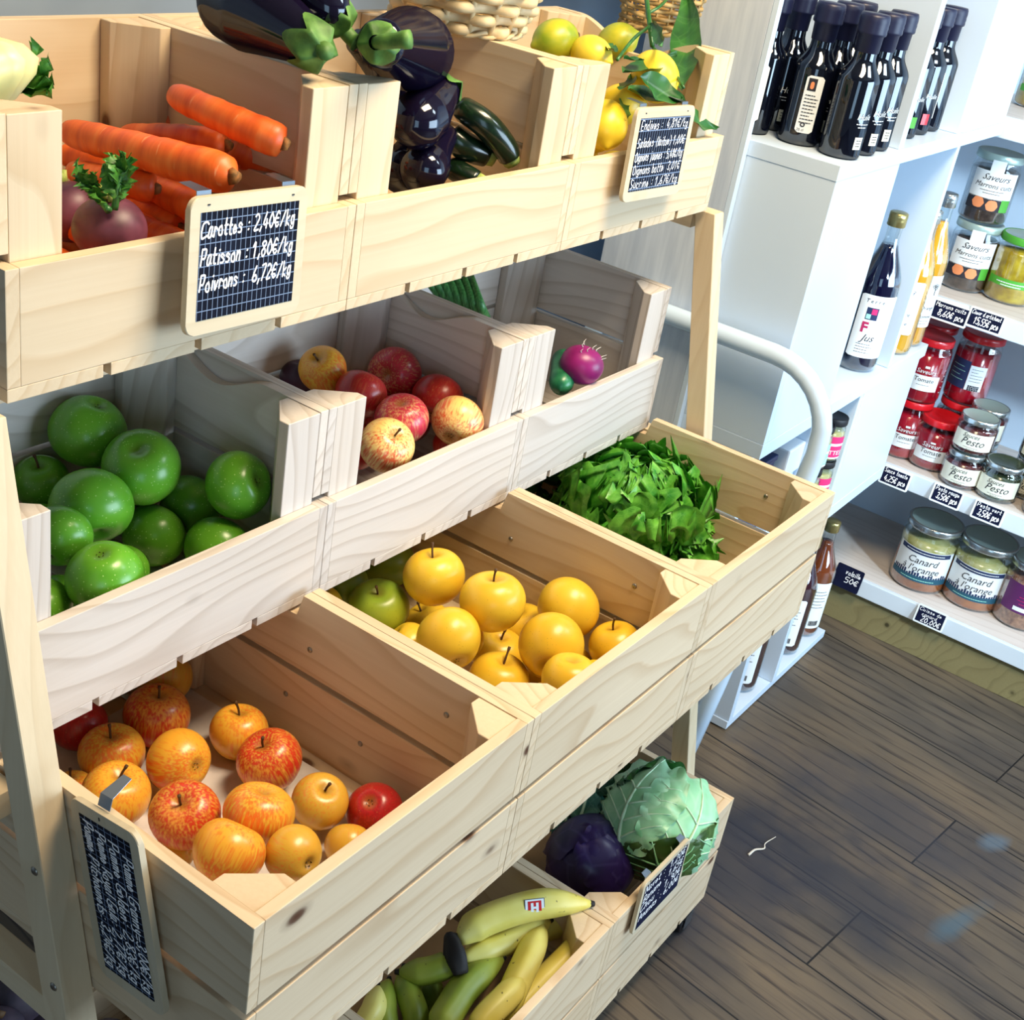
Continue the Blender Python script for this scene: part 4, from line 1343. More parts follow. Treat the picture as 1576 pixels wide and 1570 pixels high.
eggplant([at(640, 200, 'z', .450), at(632, 230, 'z', .445), at(622, 258, 'z', .440), at(614, 275, 'z', .436)], .026, 'small aubergine low at the front board next to the corner post', cal=False)


def courgette(pts, r, label):
    f = lambda t: r * (0.82 + 0.18 * math.sin(PI * min(1, t * 0.9 + 0.1))) * endround(t, 0.10, 0.05)
    o, Q = long_thing('courgette', label, 'courgette', pts, f, M['zucchini'], 'courgettes in the top tier', 20, shape=lambda a, t: 1 + 0.025 * math.cos(5 * a))
    d = (Q[-1] - Q[-3]).normalized()
    bm = bmesh.new()
    tube(bm, [Q[-1] - d * 0.008, Q[-1] + d * 0.001, Q[-1] + d * 0.006], lambda t: r * (0.72 - 0.08 * t), 12, shape=lambda a, t: 1 + 0.06 * math.cos(5 * a))
    obj('stalk_end', bm, M['zuccut'], o)


courgette([at(700, 160, 'z', .505), at(745, 190, 'z', .490), at(775, 225, 'z', .465), at(786, 245, 'z', .450)], .0165, 'curved dark courgette lying on top, standing against the side board')
courgette([at(690, 205, 'z', .47), at(715, 225, 'z', .458), at(752, 240, 'z', .448)], .0175, 'courgette with its pale cut end facing out of the crate')
courgette([at(790, 205, 'z', .455), at(805, 226, 'z', .440), at(818, 250, 'z', .430)], .0150, 'courgette in the corner beside the posts')
courgette([at(690, 255, 'z', .432), at(712, 268, 'z', .428), at(738, 280, 'z', .424)], .0140, 'courgette at the bottom just above the front board')


# ------------------------------------------------------------------ lemons
def lemon(p, r, axis, mat, label):
    bm = bmesh.new()
    prof = []
    for k in range(25):
        t = PI * k / 24
        z = r * 1.18 * math.cos(t)
        rr = r * math.sin(t)
        nip = math.exp(-(t / 0.22) ** 2)
        z += r * 0.20 * nip - r * 0.10 * math.exp(-((PI - t) / 0.25) ** 2) * -1
        prof.append((0 if k in (0, 24) else rr, z))
    lathe(bm, prof[::-1], 30)
    o = obj('lemon', bm, mat, None, p, axis_rot(axis))
    tag(o, label, 'lemon', 'lemons in the top tier')
    sb = bmesh.new()
    lathe(sb, [(0.0, -r * 1.10), (0.003, -r * 1.12), (0.0045, -r * 1.22), (0.003, -r * 1.30), (0, -r * 1.30)][::-1], 8)
    obj('stem_end', sb, M['stem'], o)


lemon(at(855, 62, 'z', .548), .029, camdir(-0.8, -0.3, 0.3), M['limey'], 'green and yellow lemon resting at the top of the divider')
lemon(at(910, 84, 'z', .540), .026, camdir(0.7, -0.4, 0.3), M['lemon'], 'yellow lemon showing over the top of the corner posts')
lemon(at(950, 64, 'z', .540), .027, camdir(0.8, 0.2, 0.3), M['limey'], 'dark green lemon behind the leaves')
lemon(at(1008, 118, 'z', .525), .033, camdir(0.35, -0.75, 0.3), M['lemon'], 'big yellow lemon under the leafy twig')
lemon(at(932, 192, 'z', .462), .031, camdir(0.0, -0.9, 0.4), M['lemon'], 'yellow lemon low behind the corner post above the front board')


for i, (x, y, z) in enumerate(((0.90, 0.42, 0.385), (0.985, 0.40, 0.385), (1.07, 0.42, 0.385), (1.03, 0.50, 0.385), (0.94, 0.51, 0.385), (1.11, 0.51, 0.386), (1.03, 0.44, 0.440), (0.985, 0.52, 0.440), (1.085, 0.49, 0.442), (1.02, 0.50, 0.492), (1.075, 0.43, 0.478))):
    lemon(Zp_(x, y, z), .029, (0.9, 0.3 - 0.1 * i, 0.1), M['lemon'], 'yellow lemon at the bottom of the crate, covered by leaves and other lemons')


def lemon_twig():
    base = at(1000, 70, 'z', 0.555)
    t = thing('lemon_twig', 'lemon twig with glossy dark green leaves standing over the lemons', 'twig', base)
    bm = bmesh.new()
    b = lambda x, y, z: at(x, y, 'z', z) - base
    tube(bm, catmull([b(1004, 72, .555), b(1000, 40, .58), b(996, 5, .605), b(992, -20, .62)], 5), 0.0035, 8)
    tube(bm, catmull([b(1000, 40, .58), b(975, 60, .57), b(950, 92, .55)], 5), 0.0024, 8)
    tube(bm, catmull([b(998, 20, .59), b(1015, 10, .60), b(1030, -5, .61)], 5), 0.0024, 8)
    tube(bm, catmull([b(1004, 72, .555), b(1030, 100, .54), b(1052, 135, .525)], 5), 0.0022, 8)
    obj('branch', bm, M['lemonleaf'], t)
    LV = [((1050, 140, .515), (1072, 26, .585), 52, camdir(-0.4, 0.25, 0.9)), ((1004, 35, .585), (1036, 88, .56), 20, camdir(-0.6, 0.3, 0.5)),
          ((958, 112, .535), (1036, 112, .530), 38, camdir(0.1, 0.8, 0.6)), ((985, 118, .535), (1040, 165, .500), 44, camdir(-0.2, 0.4, 0.9)),
          ((966, 138, .515), (1030, 168, .495), 34, camdir(0.0, 0.6, 0.8)), ((1016, 112, .530), (1036, 166, .500), 16, camdir(0.6, 0.3, 0.6)),
          ((975, 118, .52), (955, 160, .50), 22, camdir(-0.3, 0.2, 0.9)), ((962, 150, .49), (948, 200, .46), 24, camdir(0.5, 0.2, 0.8)),
          ((1050, 170, .49), (1088, 208, .452), 34, camdir(-0.1, 0.3, 0.9)), ((990, 92, .55), (958, 100, .545), 20, camdir(0.0, 0.7, 0.5)), ((945, 70, .55), (930, 95, .54), 20, camdir(0.2, 0.5, 0.7)),
          ((1040, 120, .50), (1064, 200, .45), 60, camdir(-0.4, 0.25, 0.9))]
    for i, (p0, p1, w, nrm) in enumerate(LV):
        a, c = at(p0[0], p0[1], 'z', p0[2]), at(p1[0], p1[1], 'z', p1[2])
        bm = bmesh.new()
        leaf(bm, frame_matrix(a - base, c - a, nrm), (c - a).length, w / 1090, 0.35, 0.05, 0.002, 2, ph=i, nu=12, nv=5, fold=0.12)
        obj('leaf', bm, M['lemonleaf'], t)


lemon_twig()


# ------------------------------------------------------------------ second tier, far crate
def radish():
    p = at(895, 562, 'z', 0.115)
    r = 34 / ppm(p)
    bm = bmesh.new()
    prof = [(0 if k in (0, 20) else r * math.sin(PI * k / 20) * (1 + 0.05 * math.cos(PI * k / 20)), r * 0.9 * math.cos(PI * k / 20)) for k in range(21)]
    lathe(bm, prof[::-1], 28, deform=lambda a, z: 1 + 0.03 * math.sin(3 * a))
    o = obj('purple_radish', bm, M['beetroot'], None, p, axis_rot(camdir(0.3, 0.8, 0.2)))
    tag(o, 'round purple radish with fine rootlets in the pale far crate', 'radish')
    rb = bmesh.new()
    rg = random.Random(4)
    for k in range(9):
        d = camdir(rg.uniform(-0.2, 1), rg.uniform(0.1, 1), rg.uniform(0, 0.7))
        d = axis_rot(camdir(0.3, 0.8, 0.2)).inverted() @ d
        tube(rb, [d * r * 0.93, d * r * 1.05 + Vector((0.001, 0.002, 0)), d * r * 1.16 + Vector((0.004, 0, 0.002))], lambda t: 0.0009 * (1.2 - t), 5)
    obj('rootlets', rb, M['twig'], o)


radish()
long_thing('cucumber', 'cucumber end showing beside the corner post next to the purple radish', 'cucumber', px((868, 545, .105), (866, 575, .095), (862, 602, .085)), lambda t: .019 * endround(t, .2, .3), M['cucumber'], None, 16)
bm = bmesh.new()
for k in range(7):
    a, b = at(674 + 11 * k, 452 + 3 * k, 'z', .20), at(700 + 8 * k, 490, 'z', .165)
    c = at(652 + 12 * k, 425, 'z', .225)
    P = catmull([b, a, c], 5)
    tube(bm, [p - P[0] + (b - at(724, 490, 'z', .165)) for p in P], lambda t: 0.0075 - 0.002 * t, 8)
o = obj('leek_bunch', bm, M['leek'], None, at(724, 490, 'z', .165))
tag(o, 'bunch of dark green leek tops lying behind the scooped side board', 'leeks')


# ------------------------------------------------------------------ lettuce and cabbages
def lettuce(c, R, H, n, mat, label, seed, group):
    rg = random.Random(seed)
    bm = bmesh.new()
    for k in range(n):
        f = k / n
        a = k * 2.39996 + rg.uniform(-0.2, 0.2)
        el = 0.25 + 1.15 * (1 - f) ** 0.8                      # outer leaves lie flat, inner stand up
        d = Vector((math.cos(a) * math.cos(el), math.sin(a) * math.cos(el), math.sin(el)))
        L = R * rg.uniform(0.85, 1.1) * (0.78 + 0.3 * f)
        base = Vector((math.cos(a), math.sin(a), 0)) * R * 0.10 + Vector((0, 0, H * 0.25 * (1 - f)))
        up = Vector((0, 0, 1)) - Vector((math.cos(a), math.sin(a), 0)) * 0.8
        leaf(bm, frame_matrix(base, d, up), L, R * rg.uniform(0.75, 0.95), 0.6 + rg.uniform(-0.2, 0.6), 0.14, R * rg.uniform(0.10, 0.14), rg.choice((5, 6, 7)), ph=rg.uniform(0, 6), nu=44, nv=14,
             wid=lambda q: 0.18 + 0.9 * math.sin(PI * min(1, q * 0.70 + 0.02)) * (math.sqrt(max(0, 1 - ((q - 0.8) / 0.2) ** 2 * 0.97)) if q > 0.8 else 1))
    for k in range(int(n * 4.2)):
        a = rg.uniform(0, 2 * PI)
        el = math.asin(rg.uniform(0.05, 1.0))
        d = Vector((math.cos(a) * math.cos(el), math.sin(a) * math.cos(el), math.sin(el)))
        q = Vector((d.x * R * 0.86, d.y * R * 0.86, d.z * R * 0.62 + H * 0.1)) * rg.uniform(0.8, 1.0)
        dirn = (d + Vector((rg.uniform(-1, 1), rg.uniform(-1, 1), rg.uniform(-0.4, 0.9))) * 0.8).normalized()
        leaf(bm, frame_matrix(q - dirn * R * 0.12, dirn, d.cross(dirn) + d * 0.6), R * rg.uniform(0.22, 0.34), R * rg.uniform(0.26, 0.42), rg.uniform(0.4, 1.4), 0.2, R * rg.uniform(0.04, 0.065), rg.choice((2, 3, 3)), ph=rg.uniform(0, 6), nu=14, nv=7,
             wid=lambda q: 0.3 + 0.75 * math.sin(PI * min(1, q * 0.72 + 0.02)) * (math.sqrt(max(0, 1 - ((q - 0.8) / 0.2) ** 2 * 0.97)) if q > 0.8 else 1))
    o = obj('lettuce', bm, mat, None, c)
    tag(o, label, 'lettuce', group)


lettuce(at(962, 846, 'z', -0.190), 0.155, 0.10, 46, M['lettuce'], 'bright curly green lettuce at the front of the far crate', 3, 'lettuces in the third tier')
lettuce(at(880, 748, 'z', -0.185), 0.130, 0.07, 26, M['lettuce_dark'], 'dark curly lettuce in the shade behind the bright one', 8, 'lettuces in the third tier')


def sphere_leaf(bm, R, b, t, hw, ruf=0.0, off=0.02, flare=0.0, nu=16, nv=12, nr=5, ph=0.0, ribs=True, rb=None):
    b, t = Vector(b).normalized(), Vector(t).normalized()
    ax = b.cross(t).normalized()
    ang = b.angle(t)
    pos = {}

    def P(s, v):
        d = Quaternion(ax, ang * s) @ b
        w = hw * (0.35 + 0.75 * math.sin(PI * min(1, 0.12 + 0.62 * s)) - 0.25 * max(0, s - 0.8) / 0.2)
        tan = Quaternion(ax, ang * s) @ (ax.cross(b))
        d2 = Quaternion(tan, v * w) @ d
        edge = max(abs(v) ** 4, max(0, (s - 0.78) / 0.22) ** 2)
        rr = R * (1 + off + flare * s ** 3 + 0.02 * math.cos(v * 9) * s) + ruf * edge * math.sin(nr * 6.28 * s + ph + v * 7) + ruf * 0.6 * edge
        return d2 * rr
    g = [[bm.verts.new(P(i / nu, j / nv)) for j in range(-nv, nv + 1)] for i in range(nu + 1)]
    for A, B in zip(g, g[1:]):
        for j in range(2 * nv):
            bm.faces.new((A[j], A[j + 1], B[j + 1], B[j]))
    if ribs and rb is not None:
        tube(rb, [P(s / 12, 0) * 1.006 for s in range(13)], lambda q: 0.0042 * (1 - 0.8 * q), 6)
        for s0 in (0.12, 0.28, 0.44, 0.6):
            for sg in (-1, 1):
                tube(rb, [P(min(1, s0 + 0.26 * q / 8), sg * 0.86 * q / 8) * 1.004 for q in range(9)], lambda q: 0.0020 * (1 - 0.75 * q), 5)


def cabbages():
    c = at(1012, 1268, 'z', -0.600)
    R = 0.088
    o_b = bmesh.new()
    lathe(o_b, [(0 if k in (0, 20) else R * 0.97 * math.sin(PI * k / 20), -R * 0.97 * math.cos(PI * k / 20)) for k in range(21)], 32)
    o = obj('green_cabbage', o_b, M['cabbage'], None, c)
    tag(o, 'green cabbage with big veined outer leaves filling the end crate', 'cabbage', 'cabbages in the bottom tier')
    spec = [(camdir(-0.25, -0.75, 0.6), camdir(0.75, 0.85, 0.15), 0.95, M['cabbage'], 0.006, 0.03, 0.10),
            (camdir(0.1, -0.95, 0.35), camdir(-0.2, -0.05, 1.0), 0.75, M['cabbage_dark'], 0.003, 0.05, 0.02),
            (camdir(0.6, -0.8, 0.2), camdir(0.9, 0.1, 0.4), 0.6, M['cabbage_dark'], 0.003, 0.03, 0.05),
            (camdir(-0.7, -0.3, 0.6), camdir(0.1, 0.95, 0.1), 0.8, M['cabbage'], 0.007, 0.055, 0.10),
            (camdir(-0.6, 0.1, -0.6), camdir(0.3, 0.95, -0.2), 0.9, M['lettuce_dark'], 0.006, 0.05, 0.12)]
    for i, (b, t, hw, m, rf, off, fl) in enumerate(spec):
        lb, rb = bmesh.new(), bmesh.new()
        sphere_leaf(lb, R, b, t, hw, rf, off, fl, ph=i, rb=rb)
        lo = obj('outer_leaf', lb, m, o)
        obj('leaf_rib', rb, M['rib'] if m is M['cabbage'] else M['cabbage'], lo)
    c = at(908, 1326, 'z', -0.655)
    R = 0.072
    b0 = bmesh.new()
    lathe(b0, [(0 if k in (0, 20) else R * math.sin(PI * k / 20), -R * math.cos(PI * k / 20)) for k in range(21)], 32)
    o = obj('red_cabbage', b0, M['redcabbage'], None, c)
    tag(o, 'dark violet red cabbage beside the green cabbage', 'cabbage', 'cabbages in the bottom tier')
    for i, (b, t, hw) in enumerate(((camdir(-0.6, -0.7, 0.4), camdir(0.3, 0.75, 0.6), 1.0), (camdir(0.8, -0.4, 0.4), camdir(-0.1, 0.8, 0.55), 0.9), (camdir(-0.9, 0.2, 0.3), camdir(0.4, 0.8, -0.2), 0.8))):
        lb, rb = bmesh.new(), bmesh.new()
        sphere_leaf(lb, R, b, t, hw, 0.002, 0.015 + 0.02 * i, 0.02, ph=i, rb=rb)
        lo = obj('outer_leaf', lb, M['redcabbage'], o)
    base = at(905, 1260, 'z', -0.640)
    t = thing('cauliflower_leaves', 'blue green ruffled leaves standing behind the red cabbage', 'leaves', base)
    for i, (p0, p1, w) in enumerate((((880, 1290, -.64), (915, 1215, -.59), 60), ((900, 1285, -.64), (950, 1235, -.585), 46), ((925, 1265, -.64), (960, 1200, -.58), 70), ((860, 1300, -.65), (880, 1260, -.62), 50), ((960, 1240, -.64), (1010, 1185, -.56), 90))):
        a, b = at(*p0[:2], 'z', p0[2]), at(*p1[:2], 'z', p1[2])
        lb = bmesh.new()
        leaf(lb, frame_matrix(a - base, b - a, camdir(-0.2, 0.5, 0.7)), (b - a).length * 1.1, w / 960, 0.5, 0.1, 0.007, 4, ph=i, nu=14, nv=7)
        lo = obj('leaf', lb, M['kale'] if i < 4 else M['lettuce_dark'], t)
        rb = bmesh.new()
        tube(rb, [(0, 0, 0.0005), (0, (b - a).length * 0.5, 0.008), (0, (b - a).length * 0.95, 0.030)], lambda q: 0.004 * (1 - 0.7 * q), 6)
        mrot = frame_matrix(a - base, b - a, camdir(-0.2, 0.5, 0.7))
        bmesh.ops.transform(rb, matrix=mrot, verts=rb.verts[:])
        obj('leaf_rib', rb, M['rib'], lo)


cabbages()


# ------------------------------------------------------------------ bananas
def banana_part(parent, base, pts, r, mat, name='banana'):
    P = [p - base for p in catmull(pts, 8)]
    bm = bmesh.new()
    f = lambda t: r * (0.34 + 0.66 * min(1, t / 0.22) ** 0.8 if t < 0.22 else 1.0 if t < 0.70 else max(0.24, 1 - 0.76 * ((t - 0.70) / 0.30) ** 1.8))
    tube(bm, P, f, 20, shape=lambda a, t: 1 - 0.075 * abs(math.sin(2.5 * a)) ** 1.5)
    o = obj(name, bm, mat, parent)
    d = (P[-1] - P[-3]).normalized()
    tb = bmesh.new()
    tube(tb, [P[-1] - d * 0.002, P[-1] + d * 0.003, P[-1] + d * 0.007], lambda t: r * (0.25 - 0.08 * t), 8)
    obj('tip', tb, M['bananatip'], o)
    return o


def bananas():
    z = -0.60
    base = at(704, 1468, 'z', -0.612)
    t = thing('banana_bunch', 'yellow banana bunch with black crown and a round fruit sticker, lying on top', 'bananas', base, None, 'banana bunches')
    b1 = banana_part(t, base, [at(706, 1448, 'z', -.605), at(745, 1418, 'z', -.592), at(828, 1392, 'z', -.582), at(908, 1391, 'z', -.586)], .0235, M['banana'])
    banana_part(t, base, [at(712, 1478, 'z', -.628), at(760, 1458, 'z', -.632), at(810, 1436, 'z', -.632), at(845, 1418, 'z', -.63)], .0205, M['banana'])
    banana_part(t, base, [at(720, 1462, 'z', -.640), at(790, 1440, 'z', -.655), at(850, 1428, 'z', -.66), at(892, 1412, 'z', -.66)], .019, M['banana'])
    banana_part(t, base, [at(700, 1476, 'z', -.622), at(680, 1488, 'z', -.630), at(650, 1496, 'z', -.642), at(615, 1496, 'z', -.65)], .0205, M['banana_green'])
    cb = bmesh.new()
    tube(cb, catmull([at(692, 1440, 'z', -.600) - base, at(702, 1470, 'z', -.606) - base, at(708, 1500, 'z', -.622) - base], 5), lambda q: 0.010 + 0.005 * math.sin(PI * q), 10, shape=lambda a, q: 1 + 0.18 * math.sin(3 * a + 5 * q))
    obj('crown', cb, M['bananatip'], t)
    # sticker on the top banana, wrapped on its flank
    sp = at(822, 1392, 'z', -.582)
    nrm = camdir(0.03, 0.10, 1.0)
    ax = (at(860, 1391, 'z', -.582) - at(780, 1400, 'z', -.582)).normalized()
    fm = frame_matrix(sp - base, nrm, ax)
    yv, xv = ax, nrm.cross(ax).normalized() * -1
    sb = bmesh.new()

    def sq(w, h, lift, mi, dx=0.0):
        g = []
        for i in range(9):
            row = []
            for j in range(7):
                u, v = -w / 2 + w * j / 6 + dx, -h / 2 + h * i / 8
                ang = v / 0.0235
                # round the banana axis
                up = ax.cross(nrm).normalized()
                q = (sp - base) + ax * u + (nrm * math.cos(ang) + up * math.sin(ang)) * (0.0238 + lift)
                row.append(sb.verts.new(q))
            g.append(row)
        for A, B in zip(g, g[1:]):
            for j in range(6):
                sb.faces.new((A[j], A[j + 1], B[j + 1], B[j])).material_index = mi
    sq(0.031, 0.025, 0.0002, 1)
    sq(0.029, 0.023, 0.0005, 0)
    sq(0.021, 0.018, 0.0008, 2)
    sq(0.004, 0.013, 0.0011, 0, -0.004)
    sq(0.004, 0.013, 0.0011, 0, 0.004)
    sq(0.011, 0.003, 0.0012, 0)
    obj('fruit_sticker', sb, [M['paper'], M['ink_blue'], M['redlid']], b1)
    base = at(760, 1585, 'z', -0.66)
    t = thing('banana_bunch', 'yellow banana bunch fanned out along the front board', 'bananas', base, None, 'banana bunches')
    banana_part(t, base, [at(772, 1572, 'z', -.66), at(790, 1525, 'z', -.640), at(815, 1470, 'z', -.628), at(836, 1424, 'z', -.626)], .0215, M['banana'])
    banana_part(t, base, [at(776, 1580, 'z', -.68), at(830, 1518, 'z', -.668), at(882, 1466, 'z', -.648), at(914, 1428, 'z', -.625)], .0205, M['banana'])
    banana_part(t, base, [at(730, 1600, 'z', -.66), at(748, 1568, 'z', -.643), at(780, 1535, 'z', -.630), at(805, 1506, 'z', -.628)], .0205, M['banana'])
    banana_part(t, base, [at(670, 1598, 'z', -.66), at(690, 1560, 'z', -.648), at(722, 1514, 'z', -.64), at(772, 1476, 'z', -.640)], .0235, M['banana_green'])
    cb = bmesh.new()
    tube(cb, [at(700, 1605, 'z', -.67) - base, at(740, 1603, 'z', -.672) - base, at(780, 1592, 'z', -.682) - base], 0.013, 10)
    obj('crown', cb, M['bananatip'], t)
    base = at(600, 1600, 'z', -0.69)
    t = thing('banana_bunch', 'green banana bunch in the shade under the third tier', 'bananas', base, None, 'banana bunches')
    banana_part(t, base, [at(640, 1600, 'z', -.69), at(640, 1565, 'z', -.672), at(628, 1528, 'z', -.665), at(622, 1490, 'z', -.67)], .0195, M['banana_green'])
    banana_part(t, base, [at(600, 1605, 'z', -.69), at(592, 1575, 'z', -.675), at(590, 1545, 'z', -.668), at(598, 1510, 'z', -.67)], .0195, M['banana_green'])
    banana_part(t, base, [at(555, 1610, 'z', -.69), at(560, 1580, 'z', -.668), at(575, 1552, 'z', -.655), at(582, 1520, 'z', -.66)], .0180, M['banana'])
    banana_part(t, base, [at(680, 1600, 'z', -.70), at(672, 1565, 'z', -.695), at(664, 1530, 'z', -.69), at(668, 1500, 'z', -.685)], .0190, M['banana_green'])
    cb = bmesh.new()
    tube(cb, [at(560, 1612, 'z', -.695) - base, at(620, 1610, 'z', -.70) - base, at(680, 1606, 'z', -.705) - base], 0.013, 10)
    obj('crown', cb, M['bananatip'], t)


bananas()


def beet(x, y, z, rp, label, mat):
    p = at(x, y, 'z', z)
    r = rp / ppm(p)
    bm = bmesh.new()
    lathe(bm, [(0 if k in (0, 20) else r * math.sin(PI * k / 20), r * math.cos(PI * k / 20) * 0.95) for k in range(21)][::-1], 28, deform=lambda a, q: 1 + 0.02 * math.sin(3 * a + x))
    o = obj('beetroot', bm, mat, None, p, axis_rot(camdir(0.2, 0.8, 0.4)))
    tag(o, label, 'beetroot', 'beetroots in the bottom tier')
    sb = bmesh.new()
    tube(sb, [(0, 0, r * 0.9), (0.001, 0, r * 1.02), (0.003, 0.001, r * 1.08)], 0.007, 8)
    obj('stalk_stub', sb, M['stem'], o)


beet(28, 1530, -.600, 50, 'large dark beetroot under the third tier beside the corner post', M['darkbeet'])
beet(-4, 1590, -.605, 42, 'dark beetroot in front of the large one at the picture corner', M['darkbeet'])
beet(-30, 1505, -.595, 46, 'dark beetroot behind the large one', M['darkbeet'])
beet(95, 1590, -.655, 46, 'dark beetroot lower in the heap behind the corner post', M['darkbeet'])


for i, (x, y, z) in enumerate(((0.06, 0.44, -0.772), (0.15, 0.46, -0.772), (0.24, 0.45, -0.772), (0.07, 0.35, -0.772), (0.17, 0.36, -0.772), (0.10, 0.42, -0.706), (0.19, 0.43, -0.706), (0.06, 0.47, -0.690), (0.13, 0.47, -0.645))):
    bm = bmesh.new()
    r = 0.042
    lathe(bm, [(0 if k in (0, 20) else r * math.sin(PI * k / 20), -r * math.cos(PI * k / 20) * 0.95) for k in range(21)], 28, deform=lambda a, q: 1 + 0.02 * math.sin(3 * a + i))
    tag(obj('beetroot', bm, M['darkbeet'], None, Zp_(x, y, z)), 'dark beetroot lower in the heap, covered by the third tier', 'beetroot', 'beetroots in the bottom tier')
M['card'] = noisy('brown_cardboard', srgb(150, 118, 82), srgb(168, 134, 96), 20, 0.85)
for x0, x1, y0_, y1_, zt_, lb_ in ((0.44, 0.705, 0.075, 0.46, -0.705, 'upturned cardboard tray carrying the bananas'), (0.840, 1.100, 0.075, 0.46, -0.728, 'upturned cardboard tray carrying the cabbages')):
    c_ = Zp_((x0 + x1) / 2, (y0_ + y1_) / 2, -0.816)
    t = thing('cardboard_tray', lb_, 'tray', c_)
    bm = bmesh.new()
    a_, b_, h_ = (x1 - x0) / 2, (y1_ - y0_) / 2, zt_ + 0.816
    box(bm, (-a_, -b_, h_ - 0.004), (a_, b_, h_), 0.001)
    obj('tray_base', bm, M['card'], t, smooth=False)
    for p0, p1 in (((-a_, -b_, 0), (a_, -b_ + 0.004, h_ - 0.0045)), ((-a_, b_ - 0.004, 0), (a_, b_, h_ - 0.0045)), ((-a_, -b_ + 0.0045, 0), (-a_ + 0.004, b_ - 0.0045, h_ - 0.0045)), ((a_ - 0.004, -b_ + 0.0045, 0), (a_, b_ - 0.0045, h_ - 0.0045))):
        bm = bmesh.new()
        box(bm, p0, p1)
        obj('tray_side', bm, M['card'], t, smooth=False)


# ------------------------------------------------------------------ wicker baskets
def basket(name, label, c, rot, r0, r1, H, rows, stakes, mat, handle=False, strand=0.0052):
    t = thing(name, label, 'basket', c, rot, None)
    bm = bmesh.new()
    for k in range(rows):
        f = k / (rows - 1)
        z = f * (H - 2 * strand) + strand
        rr = r0 + (r1 - r0) * math.sin(f * PI / 2)
        pts = []
        n = stakes * 6
        for i in range(n + 1):
            a = 2 * PI * i / n
            q = rr + strand * 0.75 * math.cos(a * stakes / 2 + (PI if k % 2 else 0))
            pts.append((q * math.cos(a), q * math.sin(a), z + 0.0012 * math.sin(a * 3 + k)))
        tube(bm, pts, strand * 0.56, 8, cap=False, shape=lambda a, t: 1.0 + 0.45 * math.cos(a) ** 2)
    obj('woven_wall', bm, mat, t)
    sb = bmesh.new()
    for i in range(stakes):
        a = 2 * PI * (i + 0.5) / stakes
        tube(sb, [((r0 + (r1 - r0) * math.sin(f * PI / 2)) * math.cos(a), (r0 + (r1 - r0) * math.sin(f * PI / 2)) * math.sin(a), f * H + 0.003) for f in (0, 0.25, 0.5, 0.75, 1)], strand * 0.5, 6)
    obj('stakes', sb, mat, t)
    bb = bmesh.new()
    for k in range(9):
        q = r0 * (k + 0.6) / 9
        tube(bb, [(q * math.cos(a), q * math.sin(a), 0.003 + 0.001 * math.cos(8 * a + PI * (k % 2))) for a in [2 * PI * i / 48 for i in range(49)]], r0 / 17, 6, cap=False)
    obj('woven_base', bb, mat, t)
    for nm, rr, zz, k, th in (('base_rim', r0 + 0.002, 0.004, 10, 0.003), ('braided_rim', r1, H + 0.006, 12, 0.004)):
        rb = bmesh.new()
        for ph in (0, PI):
            tube(rb, [((rr + th * math.cos(k * a + ph)) * math.cos(a), (rr + th * math.cos(k * a + ph)) * math.sin(a), zz + th * math.sin(k * a + ph)) for a in [2 * PI * i / (16 * k) for i in range(16 * k + 1)]], th, 6, cap=False)
        obj(nm, rb, mat, t)
    if handle:
        hb = bmesh.new()
        for sx in (-1, 1):
            tube(hb, catmull([(r1 * 0.95 * sx, -0.04, H), (r1 * 1.02 * sx, -0.03, H + 0.05), (r1 * 1.04 * sx, 0.0, H + 0.075), (r1 * 1.02 * sx, 0.03, H + 0.05), (r1 * 0.95 * sx, 0.04, H)], 6), 0.004, 8)
        obj('handle', hb, mat, t)
    return t


b0 = Vector((0.815, 0.545, 0.5672 + ZO))
basket('wicker_basket', 'pale wicker basket standing across the side boards above the aubergines', b0, Quaternion((0, 0, 1), 0.3), 0.080, 0.105, 0.11, 8, 18, M['wicker'], strand=0.0088)
b1 = at(1012, 34, 'x', 1.352) + Vector((0, 0, -0.012))
basket('straw_basket', 'darker straw basket with rim handles hanging on the white upright behind the lemons', b1, Quaternion((0, 0, 1), 0.6), 0.056, 0.068, 0.11, 11, 20, M['straw'], handle=True, strand=0.0042)


# ------------------------------------------------------------------ white shelf unit
def bx(name, a, b, mat, parent, off, bev=0.0008):
    a, b = Vector(a) - off, Vector(b) - off
    c = (a + b) / 2
    bm = bmesh.new()
    box(bm, a - c, b - c, bev)
    return obj(name, bm, mat, parent, c, smooth=False)


def Zp(x, y, z):
    return Vector((x, y, z + ZO))


